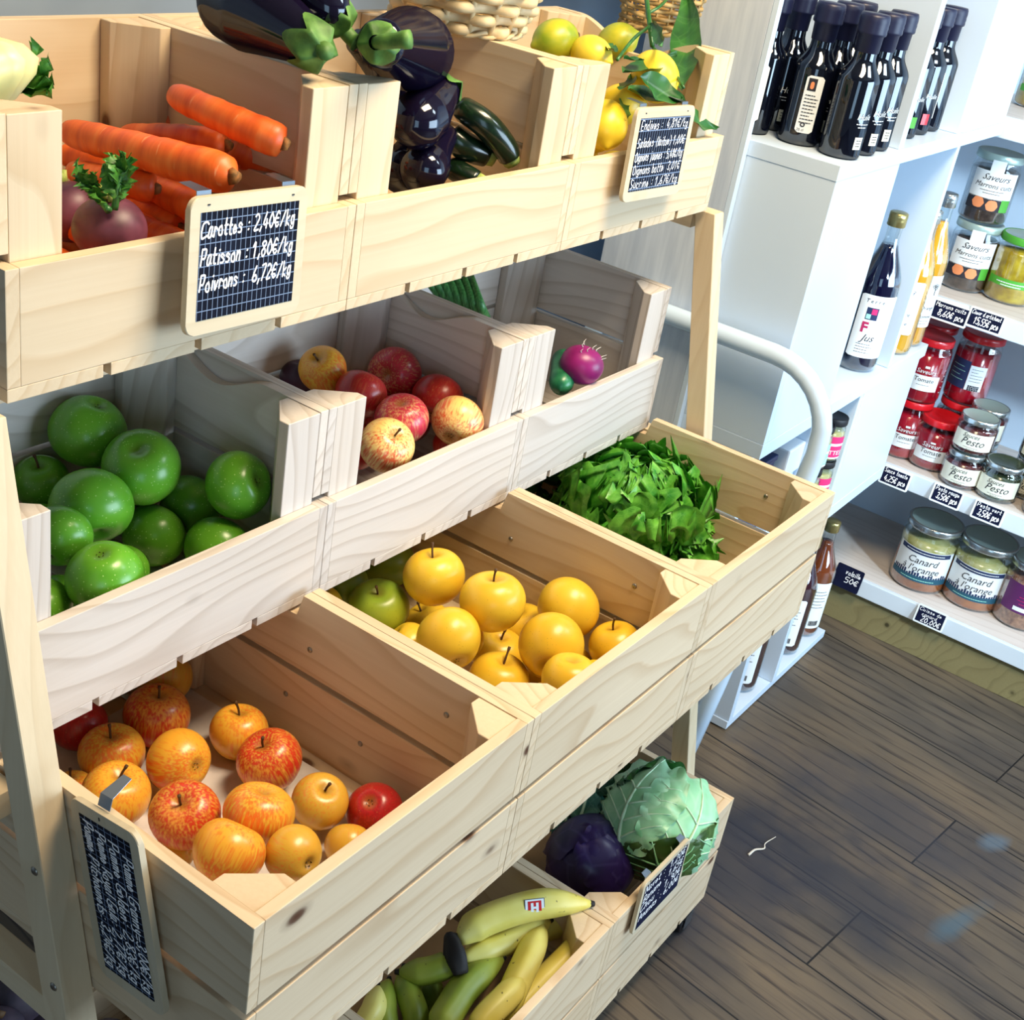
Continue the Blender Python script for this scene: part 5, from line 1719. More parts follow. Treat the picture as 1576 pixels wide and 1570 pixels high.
def shelf_unit():
    off = Vector((1.47, 0.23, 0.0))
    t = thing('shelf_unit', 'white open shelf unit holding oil and juice bottles', 'shelf unit', off)
    W_ = M['white']
    yb = 0.62
    p = lambda n, x0, x1, y0, y1, z0, z1, m=W_: bx(n, Zp(x0, y0, z0), Zp(x1, y1, z1), m, t, off)
    p('shelf_board', 1.462, 2.372, 0.230, yb, 0.378, 0.404)
    p('side_panel', 1.463, 1.480, 0.2305, yb, -0.098, 0.3779)
    p('front_panel', 1.4801, 1.745, 0.2305, 0.2455, -0.098, 0.3779)
    p('shelf_board', 1.462, 1.745, 0.230, yb, -0.127, -0.0985)
    p('divider', 1.7455, 1.762, 0.232, yb, -0.0975, 0.3775)
    p('divider', 1.738, 1.758, 0.2355, yb, -0.865, -0.128)
    p('divider', 2.088, 2.106, 0.232, yb, -0.0975, 0.3775)
    p('shelf_board', 1.7455, 2.345, 0.230, yb, -0.127, -0.0985)
    p('front_panel', 1.976, 2.314, 0.231, 0.2455, -0.403, -0.1275)
    p('shelf_board', 1.976, 2.314, 0.230, yb, -0.432, -0.4035)
    p('divider', 1.957, 1.9755, 0.232, yb, -0.865, -0.1275)
    p('shelf_board', 1.482, 1.956, 0.226, yb, -0.390, -0.3705)
    p('side_panel', 1.463, 1.4815, 0.246, yb, -0.432, -0.1275)
    p('bottom_shelf', 1.735, 2.285, 0.236, yb, -0.886, -0.866)
    p('divider', 1.736, 1.761, 0.234, yb, 0.4045, 1.10)
    p('divider', 2.062, 2.090, 0.234, yb, 0.4045, 1.10)
    p('front_panel', 2.0905, 2.372, 0.232, 0.247, 0.4045, 1.10)
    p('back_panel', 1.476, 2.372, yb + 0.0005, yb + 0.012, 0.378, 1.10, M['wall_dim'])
    bm = bmesh.new()
    tube(bm, [(0.0105 * math.cos(a), 0, 0.0105 * math.sin(a)) for a in [2 * PI * i / 24 for i in range(25)]], 0.0016, 6, cap=False)
    bmesh.ops.rotate(bm, verts=bm.verts[:], cent=(0, 0, 0), matrix=Matrix.Rotation(PI / 2, 3, 'Z'))
    obj('cable_ring', bm, M['white_metal'], t, Zp(2.0865, 0.285, 0.358) - off)
    return t


shelf_unit()
off = Vector((1.45, 0.5, 0))
t = thing('white_upright', 'tall whitewashed wooden upright at the near end of the shelf unit', 'upright', off)
bx('side_face_board', Zp(1.446, 0.404, -0.889), Zp(1.4615, 0.619, 1.20), M['whitewash'], t, off)
bx('front_strip', Zp(1.446, 0.3935, -0.889), Zp(1.4745 - 0.013, 0.4035, 1.20), M['white'], t, off)
off = Zp(1.60, 0.36, -0.413)
t = thing('storage_box', 'dark navy storage box under the closed white cabinet', 'box', off)
bx('box_body', Zp(1.50, 0.262, -0.370), Zp(1.64, 0.45, -0.195), M['navy'], t, off, 0.004)
bx('box_rim', Zp(1.497, 0.259, -0.1945), Zp(1.643, 0.453, -0.182), M['navy'], t, off, 0.003)
off = Zp(1.70, 0.28, -0.413)
t = thing('dispenser', 'white plastic dispenser with a stepped top under the closed white cabinet', 'dispenser', off)
bx('body', Zp(1.668, 0.250, -0.370), Zp(1.732, 0.32, -0.236), M['white_metal'], t, off, 0.006)
bx('top_block', Zp(1.660, 0.244, -0.2355), Zp(1.736, 0.326, -0.175), M['shelf_white'], t, off, 0.004)

# ------------------------------------------------------------------ trolley with arched handle
off = Vector((1.40, 0.35, 0))
t = thing('trolley', 'white metal trolley with an arched tube handle between stand and shelf unit', 'trolley', off)
ya, yb_, zt = 0.122, 0.60, 0.083
X_ARCH = 1.425
P = [Zp(1.350, 0.188, -0.80), Zp(1.378, 0.164, -0.56), Zp(1.402, 0.140, -0.30), Zp(1.425, ya, -0.06)]
rc = 0.118
for k in range(1, 9):
    a = PI - k * PI / 16
    P.append(Zp(1.425, ya + rc + rc * math.cos(a), zt - rc + rc * math.sin(a)))
for k in range(0, 9):
    a = PI / 2 - k * PI / 16
    P.append(Zp(1.425, yb_ - rc + rc * math.cos(a), zt - rc + rc * math.sin(a)))
P += [Zp(1.402, yb_ - 0.01, -0.30), Zp(1.378, yb_ - 0.03, -0.56), Zp(1.350, yb_ - 0.05, -0.80)]
bm = bmesh.new()
tube(bm, [q - off for q in P], 0.0175, 16)
obj('handle', bm, M['white_metal'], t)
bx('platform', Zp(1.262, 0.10, -0.822), Zp(1.424, 0.63, -0.8005), M['white_metal'], t, off, 0.004)
for x, y in ((1.285, 0.14), (1.395, 0.14), (1.285, 0.585), (1.395, 0.585)):
    wb = bmesh.new()
    lathe(wb, [(0.0, 0.011), (0.02, 0.011), (0.031, 0.008), (0.0325, 0.0), (0.031, -0.008), (0.02, -0.011), (0, -0.011)], 22)
    obj('wheel', wb, M['black'], t, Zp(x, y, -0.857) - off, axis_rot((1, 0, 0)))


# ------------------------------------------------------------------ wall shelving
def wall_shelving():
    off = Vector((2.6, 0.0, 0.0))
    t = thing('wall_shelving', 'white wall shelving with pale wood shelf tops and a wooden plinth', 'shelving', off)
    y0, y1 = -1.3, 0.60
    bx('plinth', Zp(2.400, y0, -0.8895), Zp(2.430, y1, -0.7960), M['plinth'], t, off)
    pl = t.children[-1]
    for ztop in (0.415, 0.003, -0.425, -0.745):
        lip = 0.046
        bx('shelf_edge', Zp(2.385, y0, ztop - lip), Zp(2.399, y1, ztop - 0.0005), M['shelf_white'], t, off, 0.002)
        L = y1 - y0
        bm = bmesh.new()
        box(bm, (-L / 2, -0.194, -0.011), (L / 2, 0.194, 0.011), 0.001)
        obj('shelf', bm, M['shelf_wood'], t, Zp(2.594, (y0 + y1) / 2, ztop - 0.0115) - off, Quaternion((0, 0, 1), PI / 2), smooth=False)
    bx('back_panel', Zp(2.789, y0, -0.889), Zp(2.7995, y1, 1.30), M['white'], t, off)
    bx('end_panel', Zp(2.43, y1 + 0.0005, -0.889), Zp(2.7995, y1 + 0.018, 1.30), M['white'], t, off)
    for y in (-0.42,):
        bx('slotted_rail', Zp(2.776, y, -0.74), Zp(2.7885, y + 0.03, 1.30), M['shelf_white'], t, off)


wall_shelving()


# ------------------------------------------------------------------ bottles and jars
def phi_cam(p):
    return math.atan2(CC.y - p[1], CC.x - p[0])


def text_mesh(body, size, font_shear=0.0, align='CENTER', bold=0.0):
    cu = bpy.data.curves.new('lettering', 'FONT')
    cu.body = body
    cu.size = size
    cu.align_x = align
    cu.shear = font_shear
    cu.offset = bold
    cu.resolution_u = 2
    o = bpy.data.objects.new('lettering', cu)
    COL.objects.link(o)
    dg = bpy.context.evaluated_depsgraph_get()
    dg.update()
    me = bpy.data.meshes.new_from_object(o.evaluated_get(dg))
    bpy.data.objects.remove(o)
    bpy.data.curves.remove(cu)
    bm = bmesh.new()
    bm.from_mesh(me)
    bpy.data.meshes.remove(me)
    return bm


def shift(bm, x, y, z=0.0):
    bmesh.ops.translate(bm, verts=bm.verts[:], vec=(x, y, z))
    return bm


def wrap_text(parent, name, body, size, r, phi, z, mat, shear=0.0, lift=0.0012, bold=0.0, rot=0.0, x=0.0):
    bm = text_mesh(body, size, shear, 'CENTER', bold)
    if rot:
        bmesh.ops.rotate(bm, verts=bm.verts[:], cent=(0, 0, 0), matrix=Matrix.Rotation(rot, 3, 'Z'))
    shift(bm, x, 0)
    bend(bm, r, phi, z, lift)
    return obj(name, bm, mat, parent, smooth=False)


def wrap_patch(parent, name, w, h, r, phi, z, mat, lift=0.0006, x=0.0, corner=0.0):
    bm = bmesh.new()
    patch(bm, w, h, max(6, int(w / r * 8)), corner=corner)
    shift(bm, x, 0)
    bend(bm, r, phi, z, lift)
    return obj(name, bm, mat, parent)


def lines_patch(parent, name, ws, h, gap, r, phi, z, mat, lift=0.0011, x=0.0, align=-1):
    """rows of fine print: each row broken into word-like dashes"""
    bm = bmesh.new()
    rg = random.Random(int(z * 1e5))
    wmax = max(ws)
    for i, w in enumerate(ws):
        q = -wmax / 2 if align < 0 else -w / 2
        end = q + w
        while q < end:
            l = min(end - q, rg.uniform(0.002, 0.006))
            rect(bm, q + x, -i * gap, q + x + l, -i * gap + h)
            q += l + 0.0009
    bend(bm, r, phi, z, lift)
    return obj(name, bm, mat, parent, smooth=False)


def olive_bottle(p, label, kind, phi, group):
    t = thing('oil_bottle', label, 'bottle', p, None, group)
    bm = bmesh.new()
    r, H = 0.0345, 0.122
    prof = [(0, 0.002), (r * 0.86, 0.0), (r * 0.97, 0.003), (r, 0.009), (r, H)]
    for k in range(1, 11):
        a = k / 10
        prof.append((r - (r - 0.0185) * (a * a * (3 - 2 * a)), H + 0.036 * a))
    prof += [(0.0180, 0.170), (0.0180, 0.218), (0, 0.218)]
    lathe(bm, prof, 36)
    g = obj('glass_body', bm, M['oliveglass'], t)
    cb = bmesh.new()
    lathe(cb, [(0.0186, 0.166), (0.0198, 0.167), (0.0208, 0.192), (0.0238, 0.194), (0.0244, 0.197), (0.0238, 0.201), (0.0244, 0.205), (0.0238, 0.209), (0.0244, 0.213), (0.0236, 0.221), (0.0220, 0.225), (0, 0.2255)], 30)
    obj('capsule', cb, M['capsule'], t)
    if kind == 'back':
        lb = wrap_patch(t, 'back_label', 0.030, 0.092, r, phi, 0.022, M['paper'], corner=0.004)
        wrap_patch(lb, 'portrait_print', 0.014, 0.020, r, phi, 0.090, M['ink'], 0.0009, x=-0.004)
        wrap_patch(lb, 'portrait_print', 0.006, 0.012, r, phi, 0.093, M['peach'], 0.0012, x=-0.004, corner=0.003)
        lines_patch(lb, 'fine_print', [0.016, 0.022, 0.020, 0.022, 0.018, 0.021, 0.014, 0.022, 0.020], 0.0016, 0.0055, r, phi, 0.082, M['ink'])
        wrap_text(lb, 'fine_print', 'O', 0.010, r, phi, 0.032, M['ink'], bold=0.0005, x=-0.004)
        wrap_text(lb, 'fine_print', '25 cl', 0.006, r, phi, 0.025, M['ink'], x=-0.006)
    elif kind == 'front':
        wrap_text(t, 'front_lettering', 'Huile', 0.014, r, phi, 0.066, M['paper'], 0.2, 0.0006)
        lines_patch(t, 'front_lettering', [0.026, 0.018], 0.0014, 0.005, r, phi, 0.058, M['paper'], 0.0006, align=0)
        lb = wrap_patch(t, 'foot_label', 0.017, 0.020, r, phi, 0.018, M['cream'], 0.0006)
        lines_patch(lb, 'fine_print', [0.010, 0.010, 0.010], 0.0013, 0.0045, r, phi, 0.032, M['ink'], 0.001)
    else:
        wrap_text(t, 'front_lettering', 'Huile', 0.012, r, phi, 0.068, M['paper'], 0.2, 0.0006)
        wrap_patch(t, 'foot_label', 0.016, 0.020, r, phi, 0.020, M[kind], 0.0006)
    return t


SL = 0.4045
OB = [
    ((1.530, 0.432), 'back', 0.15, 'oil bottle with white back label half hidden by the white upright'),
    ((1.548, 0.348), 'back', 0.42, 'oil bottle with white back label standing left of the front oil bottle'),
    ((1.540, 0.268), 'front', 0.85, 'oil bottle closest to the open front corner of the shelf'),
    ((1.612, 0.268), 'front', 0.85, 'second oil bottle along the shelf front, next to the corner one'),
    ((1.684, 0.272), 'front', 0.85, 'third oil bottle along the shelf front, beside the divider'),
    ((1.622, 0.345), None, 0.4, 'oil bottle in the second row behind the second front one'),
    ((1.695, 0.350), None, 0.4, 'oil bottle in the second row behind the third front one'),
    ((1.610, 0.425), None, 0.4, 'oil bottle in the back row of the open compartment'),
    ((1.802, 0.290), 'mint', 0.75, 'oil bottle with a mint foot label just right of the divider'),
    ((1.876, 0.292), 'greenlab', 0.75, 'oil bottle with a green foot label in the far compartment'),
    ((1.950, 0.294), 'redlid', 0.75, 'oil bottle with a red foot label in the far compartment'),
    ((2.022, 0.296), 'back', 0.3, 'oil bottle with white back label at the right end of the far compartment'),
]
for (x, y), k, dphi, lb in OB:
    p = Zp(x, y, SL)
    olive_bottle(p, lb, k if k else 'front', phi_cam(p) + (dphi if k != 'back' else dphi - 0.25), 'oil bottles on the shelf unit')


def juice_bottle(p, r, H, label, liquid, capm, fill, phi, lab, group):
    t = thing('juice_bottle', label, 'bottle', p, None, group)
    nr = 0.0155
    hb = 0.56 * H

    def body(dr, top):
        pr = [(0, 0.003 + dr), ((r - dr) * 0.84, 0.002 + dr), ((r - dr) * 0.96, 0.008 + dr), (r - dr, 0.02), (r - dr, hb)]
        for k in range(1, 13):
            a = k / 12
            pr.append(((r - (r - nr) * (a * a * (3 - 2 * a)) ** 0.9) - dr, hb + (0.86 * H - hb) * a))
        pr.append((nr - dr, 0.94 * H))
        if top is not None:
            out = [q for q in pr if q[1] <= top]
            last = [q for q in pr if q[1] > top]
            if last:
                a, b = out[-1], last[0]
                f = (top - a[1]) / (b[1] - a[1])
                out.append((a[0] + (b[0] - a[0]) * f, top))
            return out + [(0, out[-1][1])]
        return pr
    bm = bmesh.new()
    lathe(bm, body(0, None), 40)
    obj('glass_body', bm, M['glass'], t)
    bm = bmesh.new()
    lathe(bm, body(0.0016, fill * H), 36)
    obj('juice', bm, liquid, t)
    bm = bmesh.new()
    lathe(bm, [(nr + 0.0025, 0.915 * H), (nr + 0.0035, 0.92 * H), (nr + 0.003, 0.94 * H), (nr + 0.0036, 0.945 * H), (nr + 0.003, 0.955 * H), (nr + 0.0036, 0.97 * H), (nr + 0.0032, 0.995 * H), (nr + 0.001, H), (0, H)], 30)
    obj('screw_cap', bm, capm, t)
    if lab == 'F':
        lb = wrap_patch(t, 'label', 0.085, 0.135, r, phi, 0.035, M['paper'], corner=0.003)
        wrap_text(lb, 'label_print', 'T e r r e', 0.011, r, phi, 0.154, M['ink'], 0.2, x=-0.012)
        wrap_patch(lb, 'label_print', 0.024, 0.026, r, phi, 0.118, M['ink_blue'], 0.0009, x=-0.012)
        wrap_patch(lb, 'label_print', 0.011, 0.012, r, phi, 0.130, M['pinklab'], 0.0012, x=-0.008)
        wrap_patch(lb, 'label_print', 0.009, 0.010, r, phi, 0.120, M['mint'], 0.0012, x=-0.018)
        wrap_text(lb, 'label_print', 'F', 0.030, r, phi, 0.091, M['magenta'], bold=0.0012, x=-0.020)
        wrap_text(lb, 'label_print', 'Jus', 0.022, r, phi, 0.072, M['ink'], 0.4, x=-0.008)
        lines_patch(lb, 'label_print', [0.030, 0.034, 0.026, 0.032], 0.0012, 0.006, r, phi, 0.064, M['ink'], x=-0.010)
    elif lab == 'tree':
        lb = wrap_patch(t, 'label', 0.070, 0.120, r, phi, 0.050, M['paper'], corner=0.003)
        tb = bmesh.new()
        rect(tb, -0.0012, 0, 0.0012, 0.016)
        for k in range(11):
            a = k * 2.4
            q = 0.0028 * math.sqrt(k)
            vs = [tb.verts.new((q * math.cos(a) + 0.0032 * math.cos(b), 0.021 + q * math.sin(a) * 0.7 + 0.0026 * math.sin(b), 0.00001 * k)) for b in [i * PI / 4 for i in range(8)]]
            vi = [tb.verts.new((q * math.cos(a) + 0.0022 * math.cos(b), 0.021 + q * math.sin(a) * 0.7 + 0.0017 * math.sin(b), 0.00001 * k)) for b in [i * PI / 4 for i in range(8)]]
            for i in range(8):
                tb.faces.new((vs[i], vs[(i + 1) % 8], vi[(i + 1) % 8], vi[i]))
        shift(tb, 0.006, 0)
        bend(tb, r, phi, 0.125, 0.0011)
        obj('label_print', tb, M['ink'], lb, smooth=False)
        wrap_text(lb, 'label_print', 'Orange', 0.012, r, phi, 0.092, M['ink'], 0.3)
        wrap_text(lb, 'label_print', 'Pomme', 0.011, r, phi, 0.072, M['ink'], 0.3)
        lines_patch(lb, 'label_print', [0.026, 0.020], 0.0012, 0.006, r, phi, 0.064, M['ink'])
    else:
        lb = wrap_patch(t, 'label', 0.055, 0.130, r, phi, 0.030, M['paper'], corner=0.004)
        lines_patch(lb, 'label_print', [0.030, 0.036, 0.030, 0.034, 0.026, 0.033], 0.0016, 0.009, r, phi, 0.135, M['ink'])
        bb = bmesh.new()
        q = -0.012
        rg = random.Random(3)
        while q < 0.012:
            wq = rg.choice((0.0006, 0.001, 0.0015))
            rect(bb, q, 0, q + wq, 0.014)
            q += wq + rg.choice((0.0006, 0.001))
        bend(bb, r, phi, 0.038, 0.0011)
        obj('barcode_print', bb, M['ink'], lb, smooth=False)
    return t


SH2 = -0.0983
p = Zp(2.030, 0.288, SH2)
juice_bottle(p, 0.045, 0.335, 'dark grape juice bottle with gold cap and a white label with a red letter', M['purplejuice'], M['goldlid'], 0.80, phi_cam(p) + 0.40, 'F', 'juice bottles')
p = Zp(1.905, 0.335, SH2)
juice_bottle(p, 0.045, 0.335, 'second dark grape juice bottle mostly hidden by the closed white front', M['purplejuice'], M['goldlid'], 0.80, phi_cam(p) + 0.75, 'F', 'juice bottles')
p = Zp(2.218, 0.274, SH2)
juice_bottle(p, 0.040, 0.32, 'orange juice bottle with a tree on its label, right behind the thin divider', M['orangejuice'], M['tin'], 0.80, phi_cam(p) - 0.05, 'tree', 'juice bottles')
p = Zp(2.303, 0.276, SH2)
juice_bottle(p, 0.040, 0.345, 'orange juice bottle with silver cap, next to the chestnut jars', M['orangejuice'], M['tin'], 0.82, phi_cam(p) + 0.75, 'tree', 'juice bottles')
p = Zp(2.236, 0.286, -0.8655)
juice_bottle(p, 0.042, 0.315, 'amber apple juice bottle at the end of the lowest white shelf', M['amberjuice'], M['goldlid'], 0.82, phi_cam(p) + 0.65, 'back', 'juice bottles')
p = Zp(2.120, 0.285, -0.8655)
juice_bottle(p, 0.042, 0.315, 'juice bottle standing just left of the amber one on the lowest shelf', M['plumjuice'], M['goldlid'], 0.82, phi_cam(p) + 0.1, 'back', 'juice bottles')
p = Zp(1.890, 0.290, -0.8655)
juice_bottle(p, 0.042, 0.315, 'plum coloured juice bottle on the lowest shelf seen below the third tier', M['plumjuice'], M['goldlid'], 0.82, phi_cam(p) + 0.1, 'back', 'juice bottles')


def jar(p, r, H, label, cont, lidm, style, phi, group, lidtop=None, fill=0.86, cont2=None):
    t = thing('glass_jar', label, 'jar', p, None, group)
    lh = min(0.018, 0.16 * H)
    body = H - lh
    lr = r * (0.93 if style in ('red', 'pesto', 'small') else 0.97)

    def prof(dr, top=None):
        q = [(0, 0.002 + dr), ((r - dr) * 0.86, 0.001 + dr), ((r - dr) * 0.97, 0.005 + dr), (r - dr, 0.012), (r - dr, body * 0.84), ((r - dr) * 0.97, body * 0.91), (lr * 0.95 - dr, body * 0.96), (lr * 0.95 - dr, body + lh * 0.4)]
        if top is not None:
            q = [a for a in q if a[1] < top] + [((r - dr) * 0.99 if top < body * 0.85 else q[-1][0], top), (0, top)]
        return q
    bm = bmesh.new()
    lathe(bm, prof(0), 40)
    obj('glass_body', bm, M['glass'], t)
    if cont2 is None:
        bm = bmesh.new()
        lathe(bm, prof(0.0015, body * fill), 36)
        obj('contents', bm, cont, t)
    else:
        bm = bmesh.new()
        lathe(bm, prof(0.0015, body * 0.62), 36)
        obj('contents', bm, cont, t)
        bm = bmesh.new()
        lathe(bm, [(0, body * 0.622), (r - 0.0015, body * 0.622), (r - 0.0015, body * 0.82), (0, body * 0.82)], 36)
        obj('fat_layer', bm, cont2, t)
    bm = bmesh.new()
    lathe(bm, [(lr * 0.97, body), (lr, body + 0.001), (lr * 1.01, body + lh * 0.25), (lr, body + lh * 0.5), (lr, body + lh * 0.9), (lr * 0.965, body + lh), (lr * 0.9, body + lh * 0.96), (lr * 0.86, body + lh * 0.90), (0, body + lh * 0.90)], 40)
    for f in bm.faces:
        if sum(math.hypot(v.co.x, v.co.y) for v in f.verts) / len(f.verts) < lr * 0.93:
            f.material_index = 1
    obj('lid', bm, [lidm, lidtop or lidm], t)
    if style == 'pesto':
        lb = wrap_patch(t, 'label', 2.15 * r, 0.56 * body, r, phi, 0.20 * body, M['cream'])
        wrap_text(lb, 'label_print', 'Sauces', 0.30 * r, r, phi, 0.60 * body, M['ink'], 0.45, x=-0.15 * r)
        wrap_text(lb, 'label_print', 'Pesto', 0.50 * r, r, phi, 0.36 * body, M['ink'], 0.35)
        lines_patch(lb, 'label_print', [0.7 * r, 0.4 * r], 0.001, 0.004, r, phi, 0.27 * body, M['ink'], align=0)
    elif style == 'red':
        lb = wrap_patch(t, 'label', 1.5 * r, 0.27 * body, r, phi, 0.24 * body, M['paper'])
        wrap_text(lb, 'label_print', 'Tomate', 0.30 * r, r, phi, 0.40 * body, M['ink'], 0.1)
        lines_patch(lb, 'label_print', [0.6 * r], 0.001, 0.004, r, phi, 0.34 * body, M['ink'], align=0)
        wrap_text(t, 'crest_print', 'Saveurs', 0.30 * r, r, phi, 0.55 * body, M['paper'], 0.2)
        wrap_patch(t, 'crest_print', 0.22 * r, 0.04 * body, r, phi, 0.64 * body, M['paper'])
        lines_patch(t, 'dosing_marks', [0.12 * r] * 5, 0.0014, 0.10 * body, r, phi + 1.05, 0.62 * body, M['paper'], 0.0008)
    elif style == 'redback':
        lb = wrap_patch(t, 'label', 1.0 * r, 0.45 * body, r, phi - 0.75, 0.26 * body, M['ink_blue'])
        lines_patch(lb, 'label_print', [0.6 * r, 0.7 * r, 0.5 * r, 0.7 * r], 0.0014, 0.011, r, phi - 0.75, 0.60 * body, M['mint'])
        lb = wrap_patch(t, 'back_label', 0.75 * r, 0.40 * body, r, phi + 0.15, 0.26 * body, M['paper'])
        lines_patch(lb, 'label_print', [0.5 * r, 0.3 * r, 0.55 * r, 0.55 * r, 0.5 * r], 0.0012, 0.0075, r, phi + 0.15, 0.60 * body, M['ink'])
        lines_patch(lb, 'barcode_print', [0.5 * r] * 3, 0.004, 0.0045, r, phi + 0.15, 0.32 * body, M['ink'])
    elif style == 'canard':
        lb = wrap_patch(t, 'label', 2.2 * r, 0.50 * body, r, phi, 0.24 * body, M['paper'])
        wrap_patch(lb, 'label_band', 2.2 * r, 0.095 * body, r, phi, 0.19 * body, M['ink_teal'], 0.0008)
        wrap_patch(lb, 'label_band', 1.9 * r, 0.075 * body, r, phi, 0.655 * body, M['ink_blue'], 0.0010)
        lines_patch(lb, 'label_band_print', [1.4 * r], 0.0022, 0.004, r, phi, 0.685 * body, M['paper'], 0.0016, align=0)
        wrap_text(lb, 'label_print', 'Canard', 0.36 * r, r, phi, 0.50 * body, M['ink'], 0.25)
        wrap_text(lb, 'label_print', "\u00e0 l'orange", 0.34 * r, r, phi, 0.36 * body, M['ink'], 0.25)
        tb = bmesh.new()
        rg = random.Random(5)
        for k in range(22):
            x = -1.0 * r + 2.0 * r * k / 21
            rect(tb, x, 0, x + 0.07 * r, 0.02 * body + rg.uniform(0, 0.055) * body)
        bend(tb, r, phi, 0.285 * body, 0.0011)
        obj('skyline_print', tb, M['ink_blue'], lb, smooth=False)
        lines_patch(lb, 'label_band_print', [1.2 * r], 0.0018, 0.004, r, phi, 0.225 * body, M['mint'], 0.0016, align=0)
    elif style == 'chestnut':
        lb = wrap_patch(t, 'label', 1.9 * r, 0.44 * body, r, phi, 0.42 * body, M['paper'])
        wrap_patch(lb, 'label_strip', 0.55 * r, 0.24 * body, r, phi, 0.80 * body, M['paper'], x=-0.05 * r)
        pb = wrap_patch(lb, 'fruit_picture', 1.9 * r, 0.20 * body, r, phi, 0.235 * body, M['ink'], 0.0006)
        wrap_patch(pb, 'fruit_picture', 0.5 * r, 0.17 * body, r, phi, 0.245 * body, M['peach'], 0.0012, x=0.15 * r, corner=0.2 * r)
        wrap_patch(pb, 'fruit_picture', 0.5 * r, 0.17 * body, r, phi, 0.265 * body, M['peach'], 0.0011, x=-0.42 * r, corner=0.2 * r)
        wrap_patch(pb, 'leaf_picture', 0.42 * r, 0.20 * body, r, phi, 0.240 * body, M['greenlab'], 0.0010, x=0.72 * r)
        wrap_text(lb, 'label_print', 'Saveurs', 0.36 * r, r, phi, 0.72 * body, M['ink'], 0.5)
        wrap_text(lb, 'label_print', 'Marrons cuits', 0.28 * r, r, phi, 0.60 * body, M['ink'], 0.3)
        lines_patch(lb, 'label_print', [1.0 * r, 0.7 * r], 0.0014, 0.006, r, phi, 0.55 * body, M['ink'], align=0)
    elif style == 'pickle':
        lb = wrap_patch(t, 'label', 2.0 * r, 0.13 * body, r, phi, 0.30 * body, M['greenlab'])
        lines_patch(lb, 'label_print', [1.2 * r, 0.8 * r], 0.0022, 0.006, r, phi, 0.36 * body, M['paper'], align=0)
    elif style == 'purple':
        lb = wrap_patch(t, 'label', 2.2 * r, 0.50 * body, r, phi + 0.3, 0.30 * body, M['purplelab'])
        wrap_text(lb, 'label_print', 'Q', 0.30 * r, r, phi + 0.1, 0.66 * body, M['cream'])
        lines_patch(lb, 'label_print', [0.6 * r, 0.7 * r, 0.5 * r], 0.0014, 0.009, r, phi + 0.1, 0.58 * body, M['pinklab'], align=0)
        wrap_patch(lb, 'barcode_print', 0.5 * r, 0.07 * body, r, phi - 0.05, 0.34 * body, M['paper'], 0.0010)
    elif style == 'small':
        lb = wrap_patch(t, 'label', 2.3 * r, 0.50 * body, r, phi, 0.16 * body, cont2 or M['pinklab'])
    return t


def small_jar(p, label, labm, phi):
    r, H = 0.0295, 0.098
    t = jar(p, r, H, label, M['fat'], M['black'], 'none', phi, 'small jars in the shelf unit', fill=0.8)
    lb = wrap_patch(t, 'label', 2.4 * r, 0.52 * H, r, phi, 0.10 * H, M['paper'])
    wrap_patch(lb, 'label_band', 2.3 * r, 0.16 * H, r, phi, 0.46 * H, labm, 0.001)
    wrap_patch(lb, 'label_band', 2.3 * r, 0.26 * H, r, phi, 0.14 * H, labm, 0.001)
    wrap_text(lb, 'label_print', 'PICKLES' if labm is M['yellowlab'] else 'RILLETTES', 0.014, r, phi, 0.20 * H, M['ink'] if labm is M['yellowlab'] else M['paper'], lift=0.0015, rot=0.0)
    return t


for x, y, nm, what in ((1.921, 0.260, 'pinklab', 'pink'), (1.855, 0.262, 'mint', 'mint'), (1.794, 0.264, 'yellowlab', 'yellow')):
    for k in range(2):
        p = Zp(x, y, -0.3703 + 0.0985 * k)
        small_jar(p, 'small jar with black lid and %s label, %s of its stack' % (what, ('bottom', 'top')[k]), M[nm], phi_cam(p) + 0.2)


def shelf_point(x, y, z):
    return at(x, y, 'z', z)


S3z, S2z, S1z = 0.0035, -0.4245, -0.7445


def jar_at(bx_, by_, z, rpx, top, label, *a, **k):
    """jar whose base centre is seen at bx_, by_ and whose lid top reaches picture row top"""
    p = at(bx_, by_, 'z', z)
    r = rpx / ppm(p)
    H = zat(p, top) - p.z
    return p, r, H


p, r, H = jar_at(1478, 440, S3z, 36, 340, '')
jar(p, r, H, 'large jar of dark chestnuts with white label, carrying another one', M['chestnut'], M['lidtop'], 'chestnut', phi_cam(p) + 0.1, 'chestnut jars')
p2 = Vector((p.x + 0.004, p.y + 0.006, p.z + H + 0.0005))
jar(p2, r, H, 'large jar of dark chestnuts stacked on top of its twin, under the white shelf board', M['chestnut'], M['lidtop'], 'chestnut', phi_cam(p) + 0.1, 'chestnut jars')
p, r, H = jar_at(1548, 460, S3z, 38, 362, '')
jar(p, r, H, 'jar of yellow green pickles with a green label band', M['pickle'], M['greenlab'], 'pickle', phi_cam(p), None, lidtop=M['lidtop'], fill=0.9)
p = at(1592, 165, 'z', 0.4155)
jar(p, 0.05, 0.13, 'jar of yellow pickles at the edge of the highest wall shelf', M['pickle'], M['lidtop'], 'pickle', phi_cam(p), None)

